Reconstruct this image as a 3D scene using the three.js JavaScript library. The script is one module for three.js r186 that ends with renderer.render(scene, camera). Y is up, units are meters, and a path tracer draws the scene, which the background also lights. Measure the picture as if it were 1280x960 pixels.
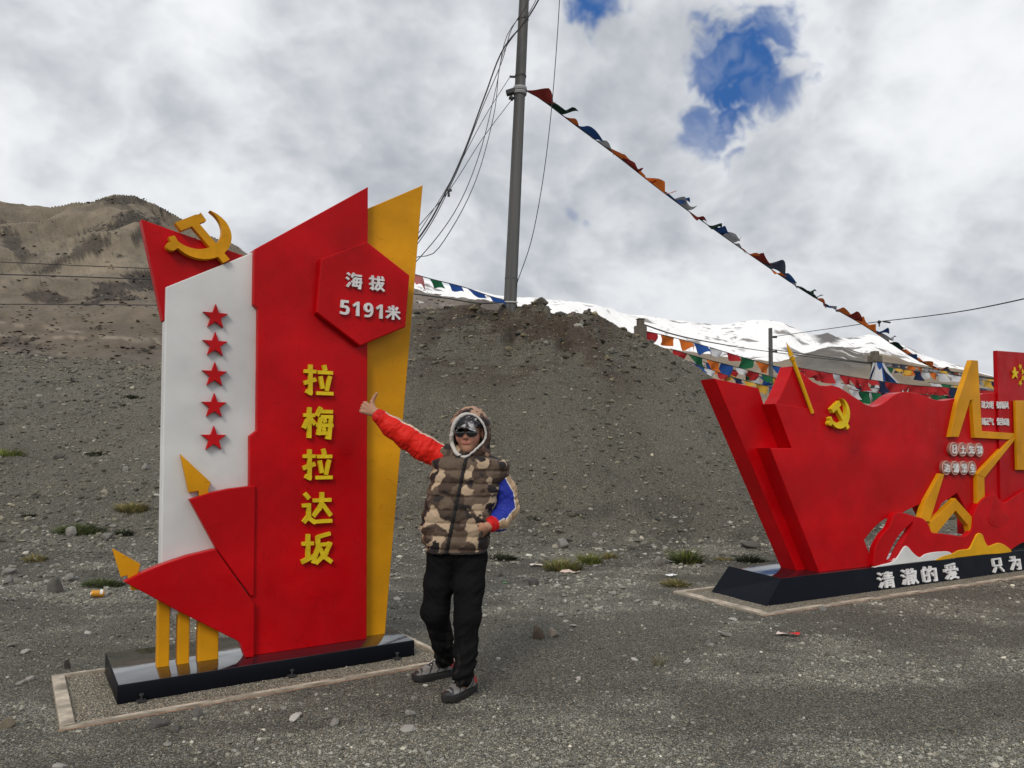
import * as THREE from 'three';
import { mergeGeometries, toCreasedNormals } from 'three/addons/utils/BufferGeometryUtils.js';
import { RoundedBoxGeometry } from 'three/addons/geometries/RoundedBoxGeometry.js';
import { TextGeometry } from 'three/addons/geometries/TextGeometry.js';
import { FontLoader } from 'three/addons/loaders/FontLoader.js';

// ───────────── camera, sky, sun, exposure ─────────────
const scene = new THREE.Scene();
const FOCAL = 950, HORIZON = 559, EYE = 1.45, PITCH = 2.2 * Math.PI / 180;   // of a 1280 x 960 frame
const CENTRE = HORIZON - FOCAL * Math.tan(PITCH);
const camera = new THREE.PerspectiveCamera(2 * Math.atan(480 / FOCAL) * 180 / Math.PI, 4 / 3, 0.1, 9000);
camera.position.set(0, EYE, 0);
camera.rotation.x = PITCH;
camera.setViewOffset(1280, 960, 0, 480 - CENTRE, 1280, 960);
camera.updateMatrixWorld();
const SUN = new THREE.Vector3(-0.30, 0.80, 0.72).normalize();
const sun = new THREE.DirectionalLight(0xfff1de, 1.75);
sun.position.copy(SUN).multiplyScalar(60);
sun.target.position.set(0, 0, -8);
sun.castShadow = true;
sun.shadow.radius = 34;
Object.assign(sun.shadow.camera, { left: -30, right: 30, top: 30, bottom: -30, near: 1, far: 160 });
sun.shadow.mapSize.set(4096, 4096);
scene.add(sun, sun.target);
const EXPOSURE = 1.0;

// ───────────── small tools ─────────────
const { sin, cos, abs, min, max, sqrt, floor, hypot, PI, exp } = Math;
const clamp = (x, a = 0, b = 1) => (x < a ? a : x > b ? b : x);
const lerp = (a, b, t) => a + (b - a) * t;
const smooth = (a, b, x) => { const t = clamp((x - a) / (b - a)); return t * t * (3 - 2 * t); };
function rng(seed) { let s = seed | 0; return () => { s = (s + 0x6d2b79f5) | 0; let t = Math.imul(s ^ (s >>> 15), 1 | s); t = (t + Math.imul(t ^ (t >>> 7), 61 | t)) ^ t; return ((t ^ (t >>> 14)) >>> 0) / 4294967296; }; }
const HASH = (() => { const r = rng(7), p = [...Array(256).keys()]; for (let i = 255; i > 0; i--) { const j = floor(r() * (i + 1)); [p[i], p[j]] = [p[j], p[i]]; } const o = new Uint8Array(1024); for (let i = 0; i < 1024; i++) o[i] = p[i & 255]; return o; })();
const VAL = (() => { const r = rng(11), o = new Float32Array(256); for (let i = 0; i < 256; i++) o[i] = r() * 2 - 1; return o; })();
function noise3(x, y, z) {                                            // value noise, -1..1
  const xi = floor(x), yi = floor(y), zi = floor(z);
  let u = x - xi, v = y - yi, w = z - zi;
  u = u * u * (3 - 2 * u); v = v * v * (3 - 2 * v); w = w * w * (3 - 2 * w);
  const X = xi & 255, Y = yi & 255, Z = zi & 255, a = HASH[X] + Y, b = HASH[X + 1] + Y;
  const aa = HASH[a] + Z, ab = HASH[a + 1] + Z, ba = HASH[b] + Z, bb = HASH[b + 1] + Z;
  const l = (p, q, t) => p + (q - p) * t;
  return l(l(l(VAL[HASH[aa]], VAL[HASH[ba]], u), l(VAL[HASH[ab]], VAL[HASH[bb]], u), v), l(l(VAL[HASH[aa + 1]], VAL[HASH[ba + 1]], u), l(VAL[HASH[ab + 1]], VAL[HASH[bb + 1]], u), v), w);
}
const GRAD = [...Array(256).keys()].map((i) => [cos(i * 2.399963), sin(i * 2.399963)]);
function perlin(x, y) {                                               // gradient noise, about -1..1
  const xi = floor(x), yi = floor(y), fx = x - xi, fy = y - yi, X = xi & 255, Y = yi & 255;
  const u = fx * fx * fx * (fx * (fx * 6 - 15) + 10), v = fy * fy * fy * (fy * (fy * 6 - 15) + 10);
  const g = (h, dx, dy) => GRAD[h][0] * dx + GRAD[h][1] * dy;
  const a = HASH[HASH[X] + Y], b = HASH[HASH[X + 1] + Y], c = HASH[HASH[X] + Y + 1], d = HASH[HASH[X + 1] + Y + 1];
  return 1.5 * lerp(lerp(g(a, fx, fy), g(b, fx - 1, fy), u), lerp(g(c, fx, fy - 1), g(d, fx - 1, fy - 1), u), v);
}
function fbm(x, y, n = 4, gain = 0.5) { let s = 0, a = 1, t = 0; for (let i = 0; i < n; i++) { s += a * perlin(x + i * 17.3, y - i * 9.1); t += a; a *= gain; x *= 2.03; y *= 2.03; } return s / t; }
function fbm3(x, y, z, n = 3) { let s = 0, a = 1, t = 0; for (let i = 0; i < n; i++) { s += a * noise3(x + i * 7.7, y, z); t += a; a *= 0.5; x *= 2.1; y *= 2.1; z *= 2.1; } return s / t; }
// a piecewise smooth curve through "x,y x,y ..." knots
function curve(text) {
  const k = text.trim().split(/\s+/).map((p) => p.split(',').map(Number));
  return (x) => {
    if (x <= k[0][0]) return k[0][1];
    for (let i = 1; i < k.length; i++) if (x <= k[i][0]) { const t = (x - k[i - 1][0]) / (k[i][0] - k[i - 1][0]); return lerp(k[i - 1][1], k[i][1], t); }
    return k[k.length - 1][1];
  };
}
// the line of sight through a point of the 1280 x 960 view: used to survey where things stand
const sight = (px, py) => new THREE.Vector3((px - 640) / FOCAL, ((CENTRE - py) / FOCAL) * cos(PITCH) + sin(PITCH), ((CENTRE - py) / FOCAL) * sin(PITCH) - cos(PITCH));
const at = (px, py, depth) => { const r = sight(px, py); return r.multiplyScalar(depth / -r.z).add(camera.position); };
const level = (px, py, y = 0) => { const r = sight(px, py); return r.multiplyScalar((y - EYE) / r.y).add(camera.position); };

// ───────────── naming ─────────────
const taken = new Map();
function numbered(name) { const n = taken.get(name) ?? 0; taken.set(name, n + 1); return n ? name + '_' + String(n).padStart(3, '0') : name; }
function info(o, label, category, group, kind) { if (label) o.userData.label = label; if (category) o.userData.category = category; if (group) o.userData.group = group; if (kind) o.userData.kind = kind; return o; }
function thing(name, label, category, pos = [0, 0, 0], turn = 0, group) { const o = new THREE.Group(); o.name = numbered(name); o.position.set(...pos); o.rotation.y = turn; scene.add(o); return info(o, label, category, group); }
function mesh(name, geometry, material, parent = scene) { const m = new THREE.Mesh(geometry, material); m.name = parent === scene ? numbered(name) : name; m.castShadow = m.receiveShadow = true; parent.add(m); return m; }
function structure(name, geometry, material) { const m = mesh(name, geometry, material); m.userData.kind = 'structure'; return m; }
const rgb = (r, g, b) => new THREE.Color().setRGB(r, g, b);

// ───────────── sky: broken stratocumulus with a few blue gaps ─────────────
{
  const W = 3584, H = 1792, data = new Float32Array(W * H * 4);
  const gaps = [[930, 75, 0.062, 1.0], [912, 122, 0.050, 1.0], [948, 44, 0.034, 0.8], [876, 150, 0.036, 0.8], [895, 60, 0.03, 0.55], [738, -2, 0.032, 1.0], [744, 12, 0.018, 1.0], [720, 268, 0.016, 0.36], [733, 278, 0.010, 0.34], [968, 105, 0.030, 0.55]].map(([x, y, r, s]) => [sight(x, y).normalize(), r, s]);
  const blue = [0.042, 0.13, 0.37];
  for (let j = 0; j < H; j++) {
    const up = ((j + 0.5) / H - 0.5) * PI, y = sin(up), c = cos(up);
    for (let i = 0; i < W; i++) {
      const o = (j * W + i) * 4;
      data[o + 3] = 1;
      if (y < -0.02) { data[o] = 0.16; data[o + 1] = 0.155; data[o + 2] = 0.145; continue; }
      const a = ((i + 0.5) / W - 0.5) * 2 * PI, x = cos(a) * c, z = sin(a) * c, k = 1 / (max(y, 0) + 0.55), u = x * k, v = z * k;
      const wx = fbm(u * 1.6 + 3, v * 1.6 - 5, 3), wy = fbm(u * 1.6 - 8, v * 1.6 + 2, 3);
      const big = fbm(u * 1.5 + wx * 0.5 + 11, v * 1.5 + wy * 0.5, 3), mid = fbm(u * 4.6 + wx * 0.6, v * 4.6 + wy * 0.6 + 7.37, 5, 0.52), puff = 0.5 - abs(fbm(u * 6.5 + wy * 0.7 + 20, v * 6.5 + wx * 0.7, 5, 0.52)) * 1.7, fine = fbm((u * 0.8 + v * 0.6) * 19 + mid * 0.8, (v * 0.8 - u * 0.6) * 19 + puff * 0.8, 5, 0.6);
      let t = 0.45 + 0.78 * big + 0.46 * mid - 0.34 * puff + 0.17 * fine;   // thickness of the cloud, thin is bright
      t = lerp(clamp(t * 0.85 + 0.07), smooth(0.05, 0.95, t), 0.6);
      let r = lerp(0.98, 0.40, t), g = lerp(1.0, 0.43, t), b = lerp(1.02, 0.48, t);
      const low = exp(-max(y, 0) * 5) * 0.7;                          // far cloud decks run together towards the horizon
      r = lerp(r, 0.50, low); g = lerp(g, 0.53, low); b = lerp(b, 0.575, low);
      let hole = smooth(0.46, 0.66, -big * 0.75 - mid * 0.42 + 0.1 * fine) * smooth(0.1, 0.3, y) * 0.9;
      for (const [d, w, s] of gaps) { const q = 1 - (d.x * x + d.y * y + d.z * z); if (q < 0.02) hole = max(hole, s * smooth(1.25, 0.35, sqrt(2 * q) / w + 1.1 * mid + 1.5 * fine + 0.3 * puff)); }
      hole = clamp(hole * (1 + 0.5 * fine + 0.3 * mid));
      data[o] = lerp(r, blue[0], hole); data[o + 1] = lerp(g, blue[1], hole); data[o + 2] = lerp(b, blue[2], hole);
    }
  }
  const sky = new THREE.DataTexture(data, W, H, THREE.RGBAFormat, THREE.FloatType);
  sky.mapping = THREE.EquirectangularReflectionMapping;
  sky.magFilter = sky.minFilter = THREE.LinearFilter;
  sky.needsUpdate = true;
  scene.background = sky;
  scene.environment = sky;
}

// ───────────── computed surface textures ─────────────
function texture(size, fn, srgb = true, repeat = true) {              // fn(x, y) gives [r, g, b] 0..255
  const d = new Uint8Array(size * size * 4);
  for (let y = 0; y < size; y++) for (let x = 0; x < size; x++) { const c = fn(x, y), o = (y * size + x) * 4; d[o] = clamp(c[0], 0, 255); d[o + 1] = clamp(c[1], 0, 255); d[o + 2] = clamp(c[2], 0, 255); d[o + 3] = 255; }
  const t = new THREE.DataTexture(d, size, size, THREE.RGBAFormat);
  if (srgb) t.colorSpace = THREE.SRGBColorSpace;
  if (repeat) t.wrapS = t.wrapT = THREE.RepeatWrapping;
  t.magFilter = THREE.LinearFilter; t.minFilter = THREE.LinearMipmapLinearFilter; t.generateMipmaps = true; t.needsUpdate = true;
  return t;
}
function gritMaps(size, count, seed, rMin, rMax) {                     // tiling gravel: heights and tones of many small stones
  const h = new Float32Array(size * size), c = new Float32Array(size * size).fill(0.36), warm = new Float32Array(size * size), r = rng(seed);
  for (let i = 0; i < size * size; i++) { h[i] = r() * 0.12; c[i] = 0.30 + r() * 0.16; }
  for (let k = 0; k < count; k++) {
    const big = r() ** 4, rad = lerp(rMin, rMax, big), cx = r() * size, cy = r() * size, tone = 0.22 + 0.42 * r() ** 1.6 + (r() < 0.05 ? 0.28 : 0), top = 0.2 + 0.8 * (rad / rMax), el = 0.55 + 0.45 * r(), an = r() * PI, ca = cos(an), sa = sin(an), wm = r() * 2 - 1;
    for (let y = floor(cy - rad); y <= cy + rad; y++) for (let x = floor(cx - rad); x <= cx + rad; x++) {
      const dx = x - cx, dy = y - cy, p = (dx * ca + dy * sa) / rad, q = (-dx * sa + dy * ca) / (rad * el), e = p * p + q * q;
      if (e > 1) continue;
      const at = ((y + size) % size) * size + ((x + size) % size), z = top * sqrt(1 - e);
      if (z > h[at]) { h[at] = z; c[at] = tone * (0.93 + 0.14 * r()); warm[at] = wm; }
    }
  }
  return {
    map: texture(size, (x, y) => { const i = y * size + x, v = c[i] * 390, w = warm[i] * 0.07; return [v * (1 + w), v * (1 + w * 0.15), v * (0.97 - w)]; }),
    bump: texture(size, (x, y) => { const v = h[y * size + x] * 255; return [v, v, v]; }, false),
  };
}
const grit = gritMaps(1024, 60000, 5, 1.4, 10);
const cloudy = (size, f, seed, lo, hi, srgb = true, tint = [1, 1, 1]) => texture(size, (x, y) => {   // tiling soft mottle
  let s = 0, a = 1, t = 0, fr = f;
  for (let k = 0; k < 5; k++) { const X = x / size * fr, Y = y / size * fr, m = (p, q) => VAL[HASH[HASH[((p % fr) + fr) % fr + seed] + ((q % fr) + fr) % fr]], xi = floor(X), yi = floor(Y), u = smooth(0, 1, X - xi), v = smooth(0, 1, Y - yi);
    s += a * lerp(lerp(m(xi, yi), m(xi + 1, yi), u), lerp(m(xi, yi + 1), m(xi + 1, yi + 1), u), v); t += a; a *= 0.55; fr *= 2; }
  const n = lerp(lo, hi, clamp(0.5 + 0.75 * s / t)); return [n * tint[0], n * tint[1], n * tint[2]];
}, srgb);
const mottle = cloudy(512, 4, 3, 205, 255), roughVary = cloudy(512, 6, 9, 120, 255, false), dent = cloudy(512, 3, 21, 60, 200, false), grain = cloudy(512, 24, 14, 90, 255, false), weave = texture(64, (x, y) => { const v = 150 + 60 * sin(x * PI / 2) * sin(y * PI / 2) + ((x * 7 + y * 13) % 11) * 3; return [v, v, v]; }, false);
const scuffed = (() => { const t = mottle.clone(), src = mottle.image.data, d = new Uint8Array(src), r = rng(71), S = 512; t.source = new THREE.TextureSource({ data: d, width: S, height: S });
  const dab = (x, y, k, w) => { const o = ((floor(y) + S) % S * S + (floor(x) + S) % S) * 4; for (let c = 0; c < 3; c++) d[o + c] = lerp(d[o + c], k, w); };
  for (let i = 0; i < 260; i++) { let x = r() * S, y = r() * S, a = r() * 6.28; const n = r() < 0.25 ? 6 + r() * 40 : 1 + r() * 4, k = r() < 0.5 ? 120 : 150; for (let q = 0; q < n; q++) { dab(x, y, k, 0.25 + 0.4 * r()); x += cos(a); y += sin(a); a += (r() - 0.5) * 0.3; } }
  for (let i = 0; i < 24; i++) { const x = r() * S, n = 20 + r() * 120, y = r() * S; for (let q = 0; q < n; q++) for (let w = 0; w < 3; w++) dab(x + w + 0.6 * sin(q / 9), y - q, 170, 0.16 * (1 - q / n)); }   // runs of dried dust
  t.needsUpdate = true; return t; })();
const scaled = (t, k, l = k) => { const c = t.clone(); c.repeat.set(k, l); c.needsUpdate = true; return c; };

const paint = (r, g, b, rough = 0.42, extra = {}) => new THREE.MeshPhysicalMaterial({ color: rgb(r, g, b), map: scaled(scuffed, 0.7), roughness: rough, roughnessMap: scaled(roughVary, 1.3), bumpMap: scaled(dent, 0.9), bumpScale: 0.006, specularIntensity: 0.3, ...extra });
const M = {
  red: paint(0.56, 0.0022, 0.006, 0.56), redDark: paint(0.48, 0.002, 0.006, 0.56), redLetter: paint(0.55, 0.006, 0.01, 0.6),
  ochre: paint(0.74, 0.335, 0.008, 0.6), yellow: paint(0.82, 0.60, 0.02, 0.6), goldYellow: paint(0.78, 0.42, 0.012, 0.55),
  white: paint(0.80, 0.82, 0.83, 0.55, { map: scaled(mottle, 0.35) }), letterWhite: paint(0.82, 0.83, 0.85, 0.6),
  black: new THREE.MeshPhysicalMaterial({ color: rgb(0.007, 0.008, 0.012), roughness: 0.5, roughnessMap: scaled(roughVary, 1.1), bumpMap: scaled(dent, 1.7), bumpScale: 0.003, specularIntensity: 0.12 }),
  gloss: new THREE.MeshPhysicalMaterial({ color: rgb(0.008, 0.009, 0.013), roughness: 0.13, roughnessMap: scaled(roughVary, 1.1), bumpMap: scaled(dent, 1.7), bumpScale: 0.003, ior: 1.75, clearcoat: 1, clearcoatRoughness: 0.06 }),
  navy: new THREE.MeshPhysicalMaterial({ color: rgb(0.006, 0.008, 0.013), roughness: 0.5, specularIntensity: 0.12, roughnessMap: scaled(roughVary, 1.1), bumpMap: scaled(dent, 1.7), bumpScale: 0.004 }),
  concrete: new THREE.MeshStandardMaterial({ color: rgb(0.66, 0.58, 0.47), map: scaled(cloudy(256, 6, 40, 120, 255), 1.4), roughness: 0.95, bumpMap: scaled(grain, 3), bumpScale: 0.004 }),
  sandPad: new THREE.MeshStandardMaterial({ color: rgb(0.74, 0.67, 0.56), map: scaled(grit.map, 1.6), roughness: 1, bumpMap: scaled(grit.bump, 1.6), bumpScale: 0.012 }),
  pole: new THREE.MeshStandardMaterial({ color: rgb(0.17, 0.175, 0.18), map: scaled(cloudy(256, 5, 60, 130, 255), 2, 0.4), roughness: 0.9, bumpMap: scaled(grain, 3, 1), bumpScale: 0.003 }),
  steel: new THREE.MeshStandardMaterial({ color: rgb(0.05, 0.05, 0.055), roughness: 0.6, metalness: 0.4 }),
  wire: new THREE.MeshStandardMaterial({ color: rgb(0.025, 0.026, 0.03), roughness: 0.7 }),
  brick: new THREE.MeshStandardMaterial({ color: rgb(0.36, 0.20, 0.13), map: scaled(mottle, 2), roughness: 0.95, bumpMap: scaled(grain, 3), bumpScale: 0.006 }),
  stone: new THREE.MeshStandardMaterial({ color: rgb(0.16, 0.14, 0.115), map: scaled(mottle, 2), roughness: 1, bumpMap: scaled(grain, 2), bumpScale: 0.01 }),
};

// ───────────── the lie of the land ─────────────
const crestPx = curve('-900,452 -300,446 0,440 100,447 190,455 290,440 400,410 470,394 515,385 560,383 600,381 640,382 670,381 700,385 722,386 745,390 758,397 780,409 814,425 840,437 866,450 893,469 930,492 970,514 1100,528 1280,532 2000,545');
const crestDepth = curve('-900,38 0,33 190,29 350,24 515,20.5 700,20 800,20.5 900,20 1000,19 1280,19');
const toeDepth = curve('-900,9.5 0,9.3 190,9.4 400,10 700,10.5 860,10.6 1000,11.2 1280,13.5 1800,18');
const afterDrop = curve('-900,0.02 190,0.03 350,0.1 520,0.2 1280,0.16');
function lay(x, z) {                                                   // height of the ground without its roughness
  const Z = -z;
  if (Z < 4) return 0.012 * fbm(x * 0.35, z * 0.35, 3);
  const px = 640 + FOCAL * clamp(x / Z, -1.5, 1.4), toe = toeDepth(px) + 0.55 * fbm(x * 0.33 + 5, z * 0.2, 3), top = crestDepth(px), hc = EYE + top * (HORIZON - crestPx(px)) / FOCAL - 0.05;
  let h = 0.012 * fbm(x * 0.35, z * 0.35, 3);
  const v = (Z - toe) / (top - toe);
  if (v > -0.1) {
    const w = clamp(v > 0.1 ? v : (v + 0.1) ** 2 / 0.4);
    h += hc * lerp(w, w * w * (3 - 2 * w), 0.35);
    if (v > 1) h -= (Z - top) * afterDrop(px);
    const m = smooth(0.02, 0.3, v) * smooth(1.6, 1, v);
    if (m > 0) {
      h += m * (0.16 * fbm(x * 0.5, z * 0.5 + 8, 4) + 0.07 * abs(fbm(x * 1.7, z * 0.9, 3)));
      const scarp = smooth(560, 640, px) * smooth(800, 700, px) * smooth(0.55, 0.8, v) * smooth(1.08, 0.95, v);   // an eroded shelf under the pole
      h += scarp * (0.34 * (smooth(-0.1, 0.10, fbm(x * 0.9, z * 0.55 + 3, 3)) - 0.6) + 0.16 * fbm(x * 2.6, z * 3.6, 4, 0.6));
    }
  }
  if (Z > 60) h = lerp(h, -4, smooth(60, 160, Z));
  return h;
}
function rough(x, z, Z) {                                              // stones and ruts too many to place one by one
  const steep = smooth(9.5, 12, Z), k = smooth(60, 30, Z);
  return k * ((1 - steep) * 0.014 * fbm(x * 0.7, z * 2.4 + 5, 2) + 0.011 * fbm(x * 5, z * 5, 3) + 0.006 * perlin(x * 21, z * 21) + steep * (0.046 * fbm(x * 2.6, z * 2.2 + 4, 4, 0.62) + 0.030 * fbm(x * 8 + 3, z * 5.5, 3, 0.6)));
}
const PADS = [];                                                       // the two edged plinth beds lie flat
const flatAt = (x, z) => { for (const p of PADS) { const dx = x - p.x, dz = z - p.z, s = dx * p.ux + dz * p.uz, d = dx * p.nx + dz * p.nz, e = max(p.s0 - s, s - p.s1, p.d0 - d, d - p.d1); if (e < 0.5) return smooth(0, 0.5, e); } return 1; };
const sunk = (x, z) => { let q = 0; for (const p of PADS) { const dx = x - p.x, dz = z - p.z, s = dx * p.ux + dz * p.uz, d = dx * p.nx + dz * p.nz; q = max(q, smooth(-0.02, -0.10, max(p.s0 - s, s - p.s1, p.d0 - d, d - p.d1))); } return q; };
const A1 = 56.8 * PI / 180, A2 = 61.4 * PI / 180;
const SIGN1 = level(146.4, 881.4), SIGN2 = level(958, 758);
PADS.push({ x: SIGN1.x, z: SIGN1.z, ux: sin(A1), uz: -cos(A1), nx: cos(A1), nz: sin(A1), s0: -0.29, s1: 2.02, d0: -0.78, d1: 0.28 });
PADS.push({ x: SIGN2.x, z: SIGN2.z, ux: sin(A2), uz: -cos(A2), nx: cos(A2), nz: sin(A2), s0: -0.33, s1: 9, d0: -0.9, d1: 0.28 });
const ground = (x, z) => { const f = flatAt(x, z); return (lay(x, z) + rough(x, z, -z)) * f + (f < 1 ? -0.03 * sunk(x, z) : 0); };
function hit(px, py, far = 60) {                                       // where a line of sight meets the ground
  const r = sight(px, py); r.multiplyScalar(1 / -r.z);
  let a = 2;
  for (let Z = 2; Z < far; Z += 0.05) { if (EYE + r.y * Z < lay(r.x * Z, -Z)) break; a = Z; }
  return new THREE.Vector3(r.x * a, ground(r.x * a, -a), -a);
}

function grid(cols, rows, fn, tint, uvScale = 1) {                     // fn(i, j) gives [x, y, z]
  const p = new Float32Array(cols * rows * 3), c = new Float32Array(cols * rows * 3), uv = new Float32Array(cols * rows * 2), idx = new Uint32Array((cols - 1) * (rows - 1) * 6);
  for (let j = 0, k = 0; j < rows; j++) for (let i = 0; i < cols; i++, k++) { const q = fn(i, j); p.set(q, k * 3); uv[k * 2] = q[0] * uvScale; uv[k * 2 + 1] = -q[2] * uvScale; }
  for (let j = 0, o = 0; j < rows - 1; j++) for (let i = 0; i < cols - 1; i++) { const a = j * cols + i; idx.set([a, a + 1, a + cols, a + 1, a + cols + 1, a + cols], o); o += 6; }
  const g = new THREE.BufferGeometry();
  g.setAttribute('position', new THREE.BufferAttribute(p, 3)); g.setAttribute('uv', new THREE.BufferAttribute(uv, 2)); g.setIndex(new THREE.BufferAttribute(idx, 1));
  g.computeVertexNormals();
  const n = g.attributes.normal;
  for (let k = 0; k < cols * rows; k++) c.set(tint(p[k * 3], p[k * 3 + 1], p[k * 3 + 2], n.getY(k), k), k * 3);
  g.setAttribute('color', new THREE.BufferAttribute(c, 3));
  return g;
}
// one sheet all round the viewer: fine in front, coarse elsewhere, out past the hills
const SLOPE_TONE = [0.335, 0.312, 0.266], YARD_TONE = [0.44, 0.424, 0.372], TAN_TONE = [0.40, 0.34, 0.265];
// where the yard is loose light gravel rather than dark packed dust: streaks along the tracks of wheels
const gritty = (x, z) => smooth(-0.12, 0.32, 0.75 * fbm(x * 0.42 + z * 0.10 + 3, z * 1.15 - x * 0.12, 4) + 0.35 * fbm(x * 1.9, z * 3.4 + 8, 3));
function landTone(x, y, z) {
  const Z = -z, px = 640 + FOCAL * x / max(Z, 0.1), v = Z > 4 ? (Z - toeDepth(px)) / (crestDepth(px) - toeDepth(px)) : -1;
  const up = smooth(-0.03, 0.1, v), left = smooth(420, 200, px), n = fbm(x * 0.45, z * 0.45, 4), f = fbm(x * 2.3, z * 2.3 + 7, 3), patch = smooth(0.05, 0.35, fbm(x * 0.9 + 31, z * 0.9, 3));
  let c = YARD_TONE.map((a, i) => lerp(a, SLOPE_TONE[i] * (1 + 0.12 * left), up));
  const bands = fbm(x * 0.5, y * 5.5, 3), earthy = smooth(0.42, 0.66, v) * smooth(470, 560, px) * smooth(840, 740, px) * smooth(-0.30, 0.12, n + 0.4 * f + 0.5 * bands);   // browner earth near the top of the bank
  c = c.map((a, i) => lerp(a, [0.150, 0.102, 0.075][i], 0.85 * earthy));
  if (v < 0.02) { const q = gritty(x, z); c = c.map((a, i) => a * lerp(0.74, 1.3, q)); }
  const gap = smooth(0.35, 0.06, abs(v - 0.0)) * smooth(-0.05, 0.3, fbm(x * 1.1, z * 1.1 - 9, 3)) * (px > 560 ? 1 : 0.5);    // dark shale at the foot of the bank
  c = c.map((a, i) => lerp(a, [0.135, 0.13, 0.125][i], 0.6 * gap));
  const wash = up * fbm(x * 1.5 + 9, z * 0.16, 3), k = 1 + 0.13 * n + 0.12 * f + 0.20 * wash, t = smooth(lerp(0.98, 0.62, left), 1.12, v + 0.10 * f + 0.06 * n);
  return c.map((a, i) => lerp(a * k, TAN_TONE[i] * (0.95 + 0.1 * n), t));
}
{
  const angles = [], N = 1000, R = [];
  for (let i = 0; i <= N; i++) angles.push(lerp(-0.74, 0.74, i / N));
  for (let i = 1; i <= 70; i++) angles.push(0.74 + (2 * PI - 1.48) * i / 70);
  R.push(0.15, 0.8, 1.6, 2.2);
  for (const [a, b, n] of [[2.5, 9, 200], [9, 22, 430], [22, 45, 60]]) for (let i = 0; i < n; i++) R.push(a * (b / a) ** (i / n));
  R.push(45);
  for (let i = 1; i <= 40; i++) R.push(45 * (7000 / 45) ** (i / 40));
  const g = grid(angles.length, R.length, (i, j) => { const a = angles[i], r = R[j], x = r * sin(a), z = -r * cos(a), back = smooth(1.05, 0.85, abs(a > PI ? a - 2 * PI : a)); return [x, back > 0 ? ground(x, z) * back : 0.012 * fbm(x * 0.35, z * 0.35, 2), z]; }, landTone, 1.5);
  structure('ground', g, new THREE.MeshStandardMaterial({ vertexColors: true, map: grit.map, bumpMap: grit.bump, bumpScale: 0.010, roughness: 1 }));
}

function rockShape(seed, flat = 0.7, detail = 1) {                      // a broken stone: a ball cut by a few chance planes
  const g = new THREE.IcosahedronGeometry(1, detail), p = g.attributes.position, r = rng(seed * 31 + 5), cuts = [], v = new THREE.Vector3(), ox = r() * 50;
  for (let i = 0; i < 11; i++) { const a = r() * 6.283, h = r() * 2 - 1, q = sqrt(1 - h * h); cuts.push([cos(a) * q, h, sin(a) * q, 0.52 + 0.34 * r()]); }
  for (let i = 0; i < p.count; i++) {
    v.fromBufferAttribute(p, i).normalize();
    let d = 1; for (const [x, y, z, w] of cuts) { const k = v.x * x + v.y * y + v.z * z; if (k > 0.1) d = min(d, w / k); }
    d *= 1 + 0.07 * noise3(v.x * 3 + ox, v.y * 3, v.z * 3) + 0.03 * noise3(v.x * 8 + ox, v.y * 8, v.z * 8);
    p.setXYZ(i, v.x * d, v.y * d * flat, v.z * d);
  }
  g.computeVertexNormals();
  return g;
}

// ───────────── far hills ─────────────
function range(name, p0, p1, cols, rows, near, base, ridge, depth, bulge, bump, tint, material, uvScale) {
  const g = grid(cols, rows, (i, j) => {
    const px = lerp(p0, p1, i / (cols - 1)), v = j / (rows - 1) * 1.25, zr = depth(px), Z = v <= 1 ? lerp(near(px), zr, v) : zr * (1 + (v - 1) * 1.6), x = (px - 640) / FOCAL * Z, hr = EYE + zr * (HORIZON - ridge(px)) / FOCAL, b = base(px);
    let h = v <= 1 ? lerp(b, hr, lerp(v, 1 - (1 - v) ** 2, bulge)) : lerp(hr, b, (v - 1) * 3);
    h += bump(x, -Z, px, v) * smooth(0, 0.15, v) * (v > 1 ? 0.6 : 1);
    return [x, h, -Z];
  }, tint, uvScale);
  return structure(name, g, material);
}
const matte = (map, bump, s, amount) => new THREE.MeshStandardMaterial({ vertexColors: true, map: map && scaled(map, s), bumpMap: scaled(bump, s), bumpScale: amount, roughness: 1 });
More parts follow.
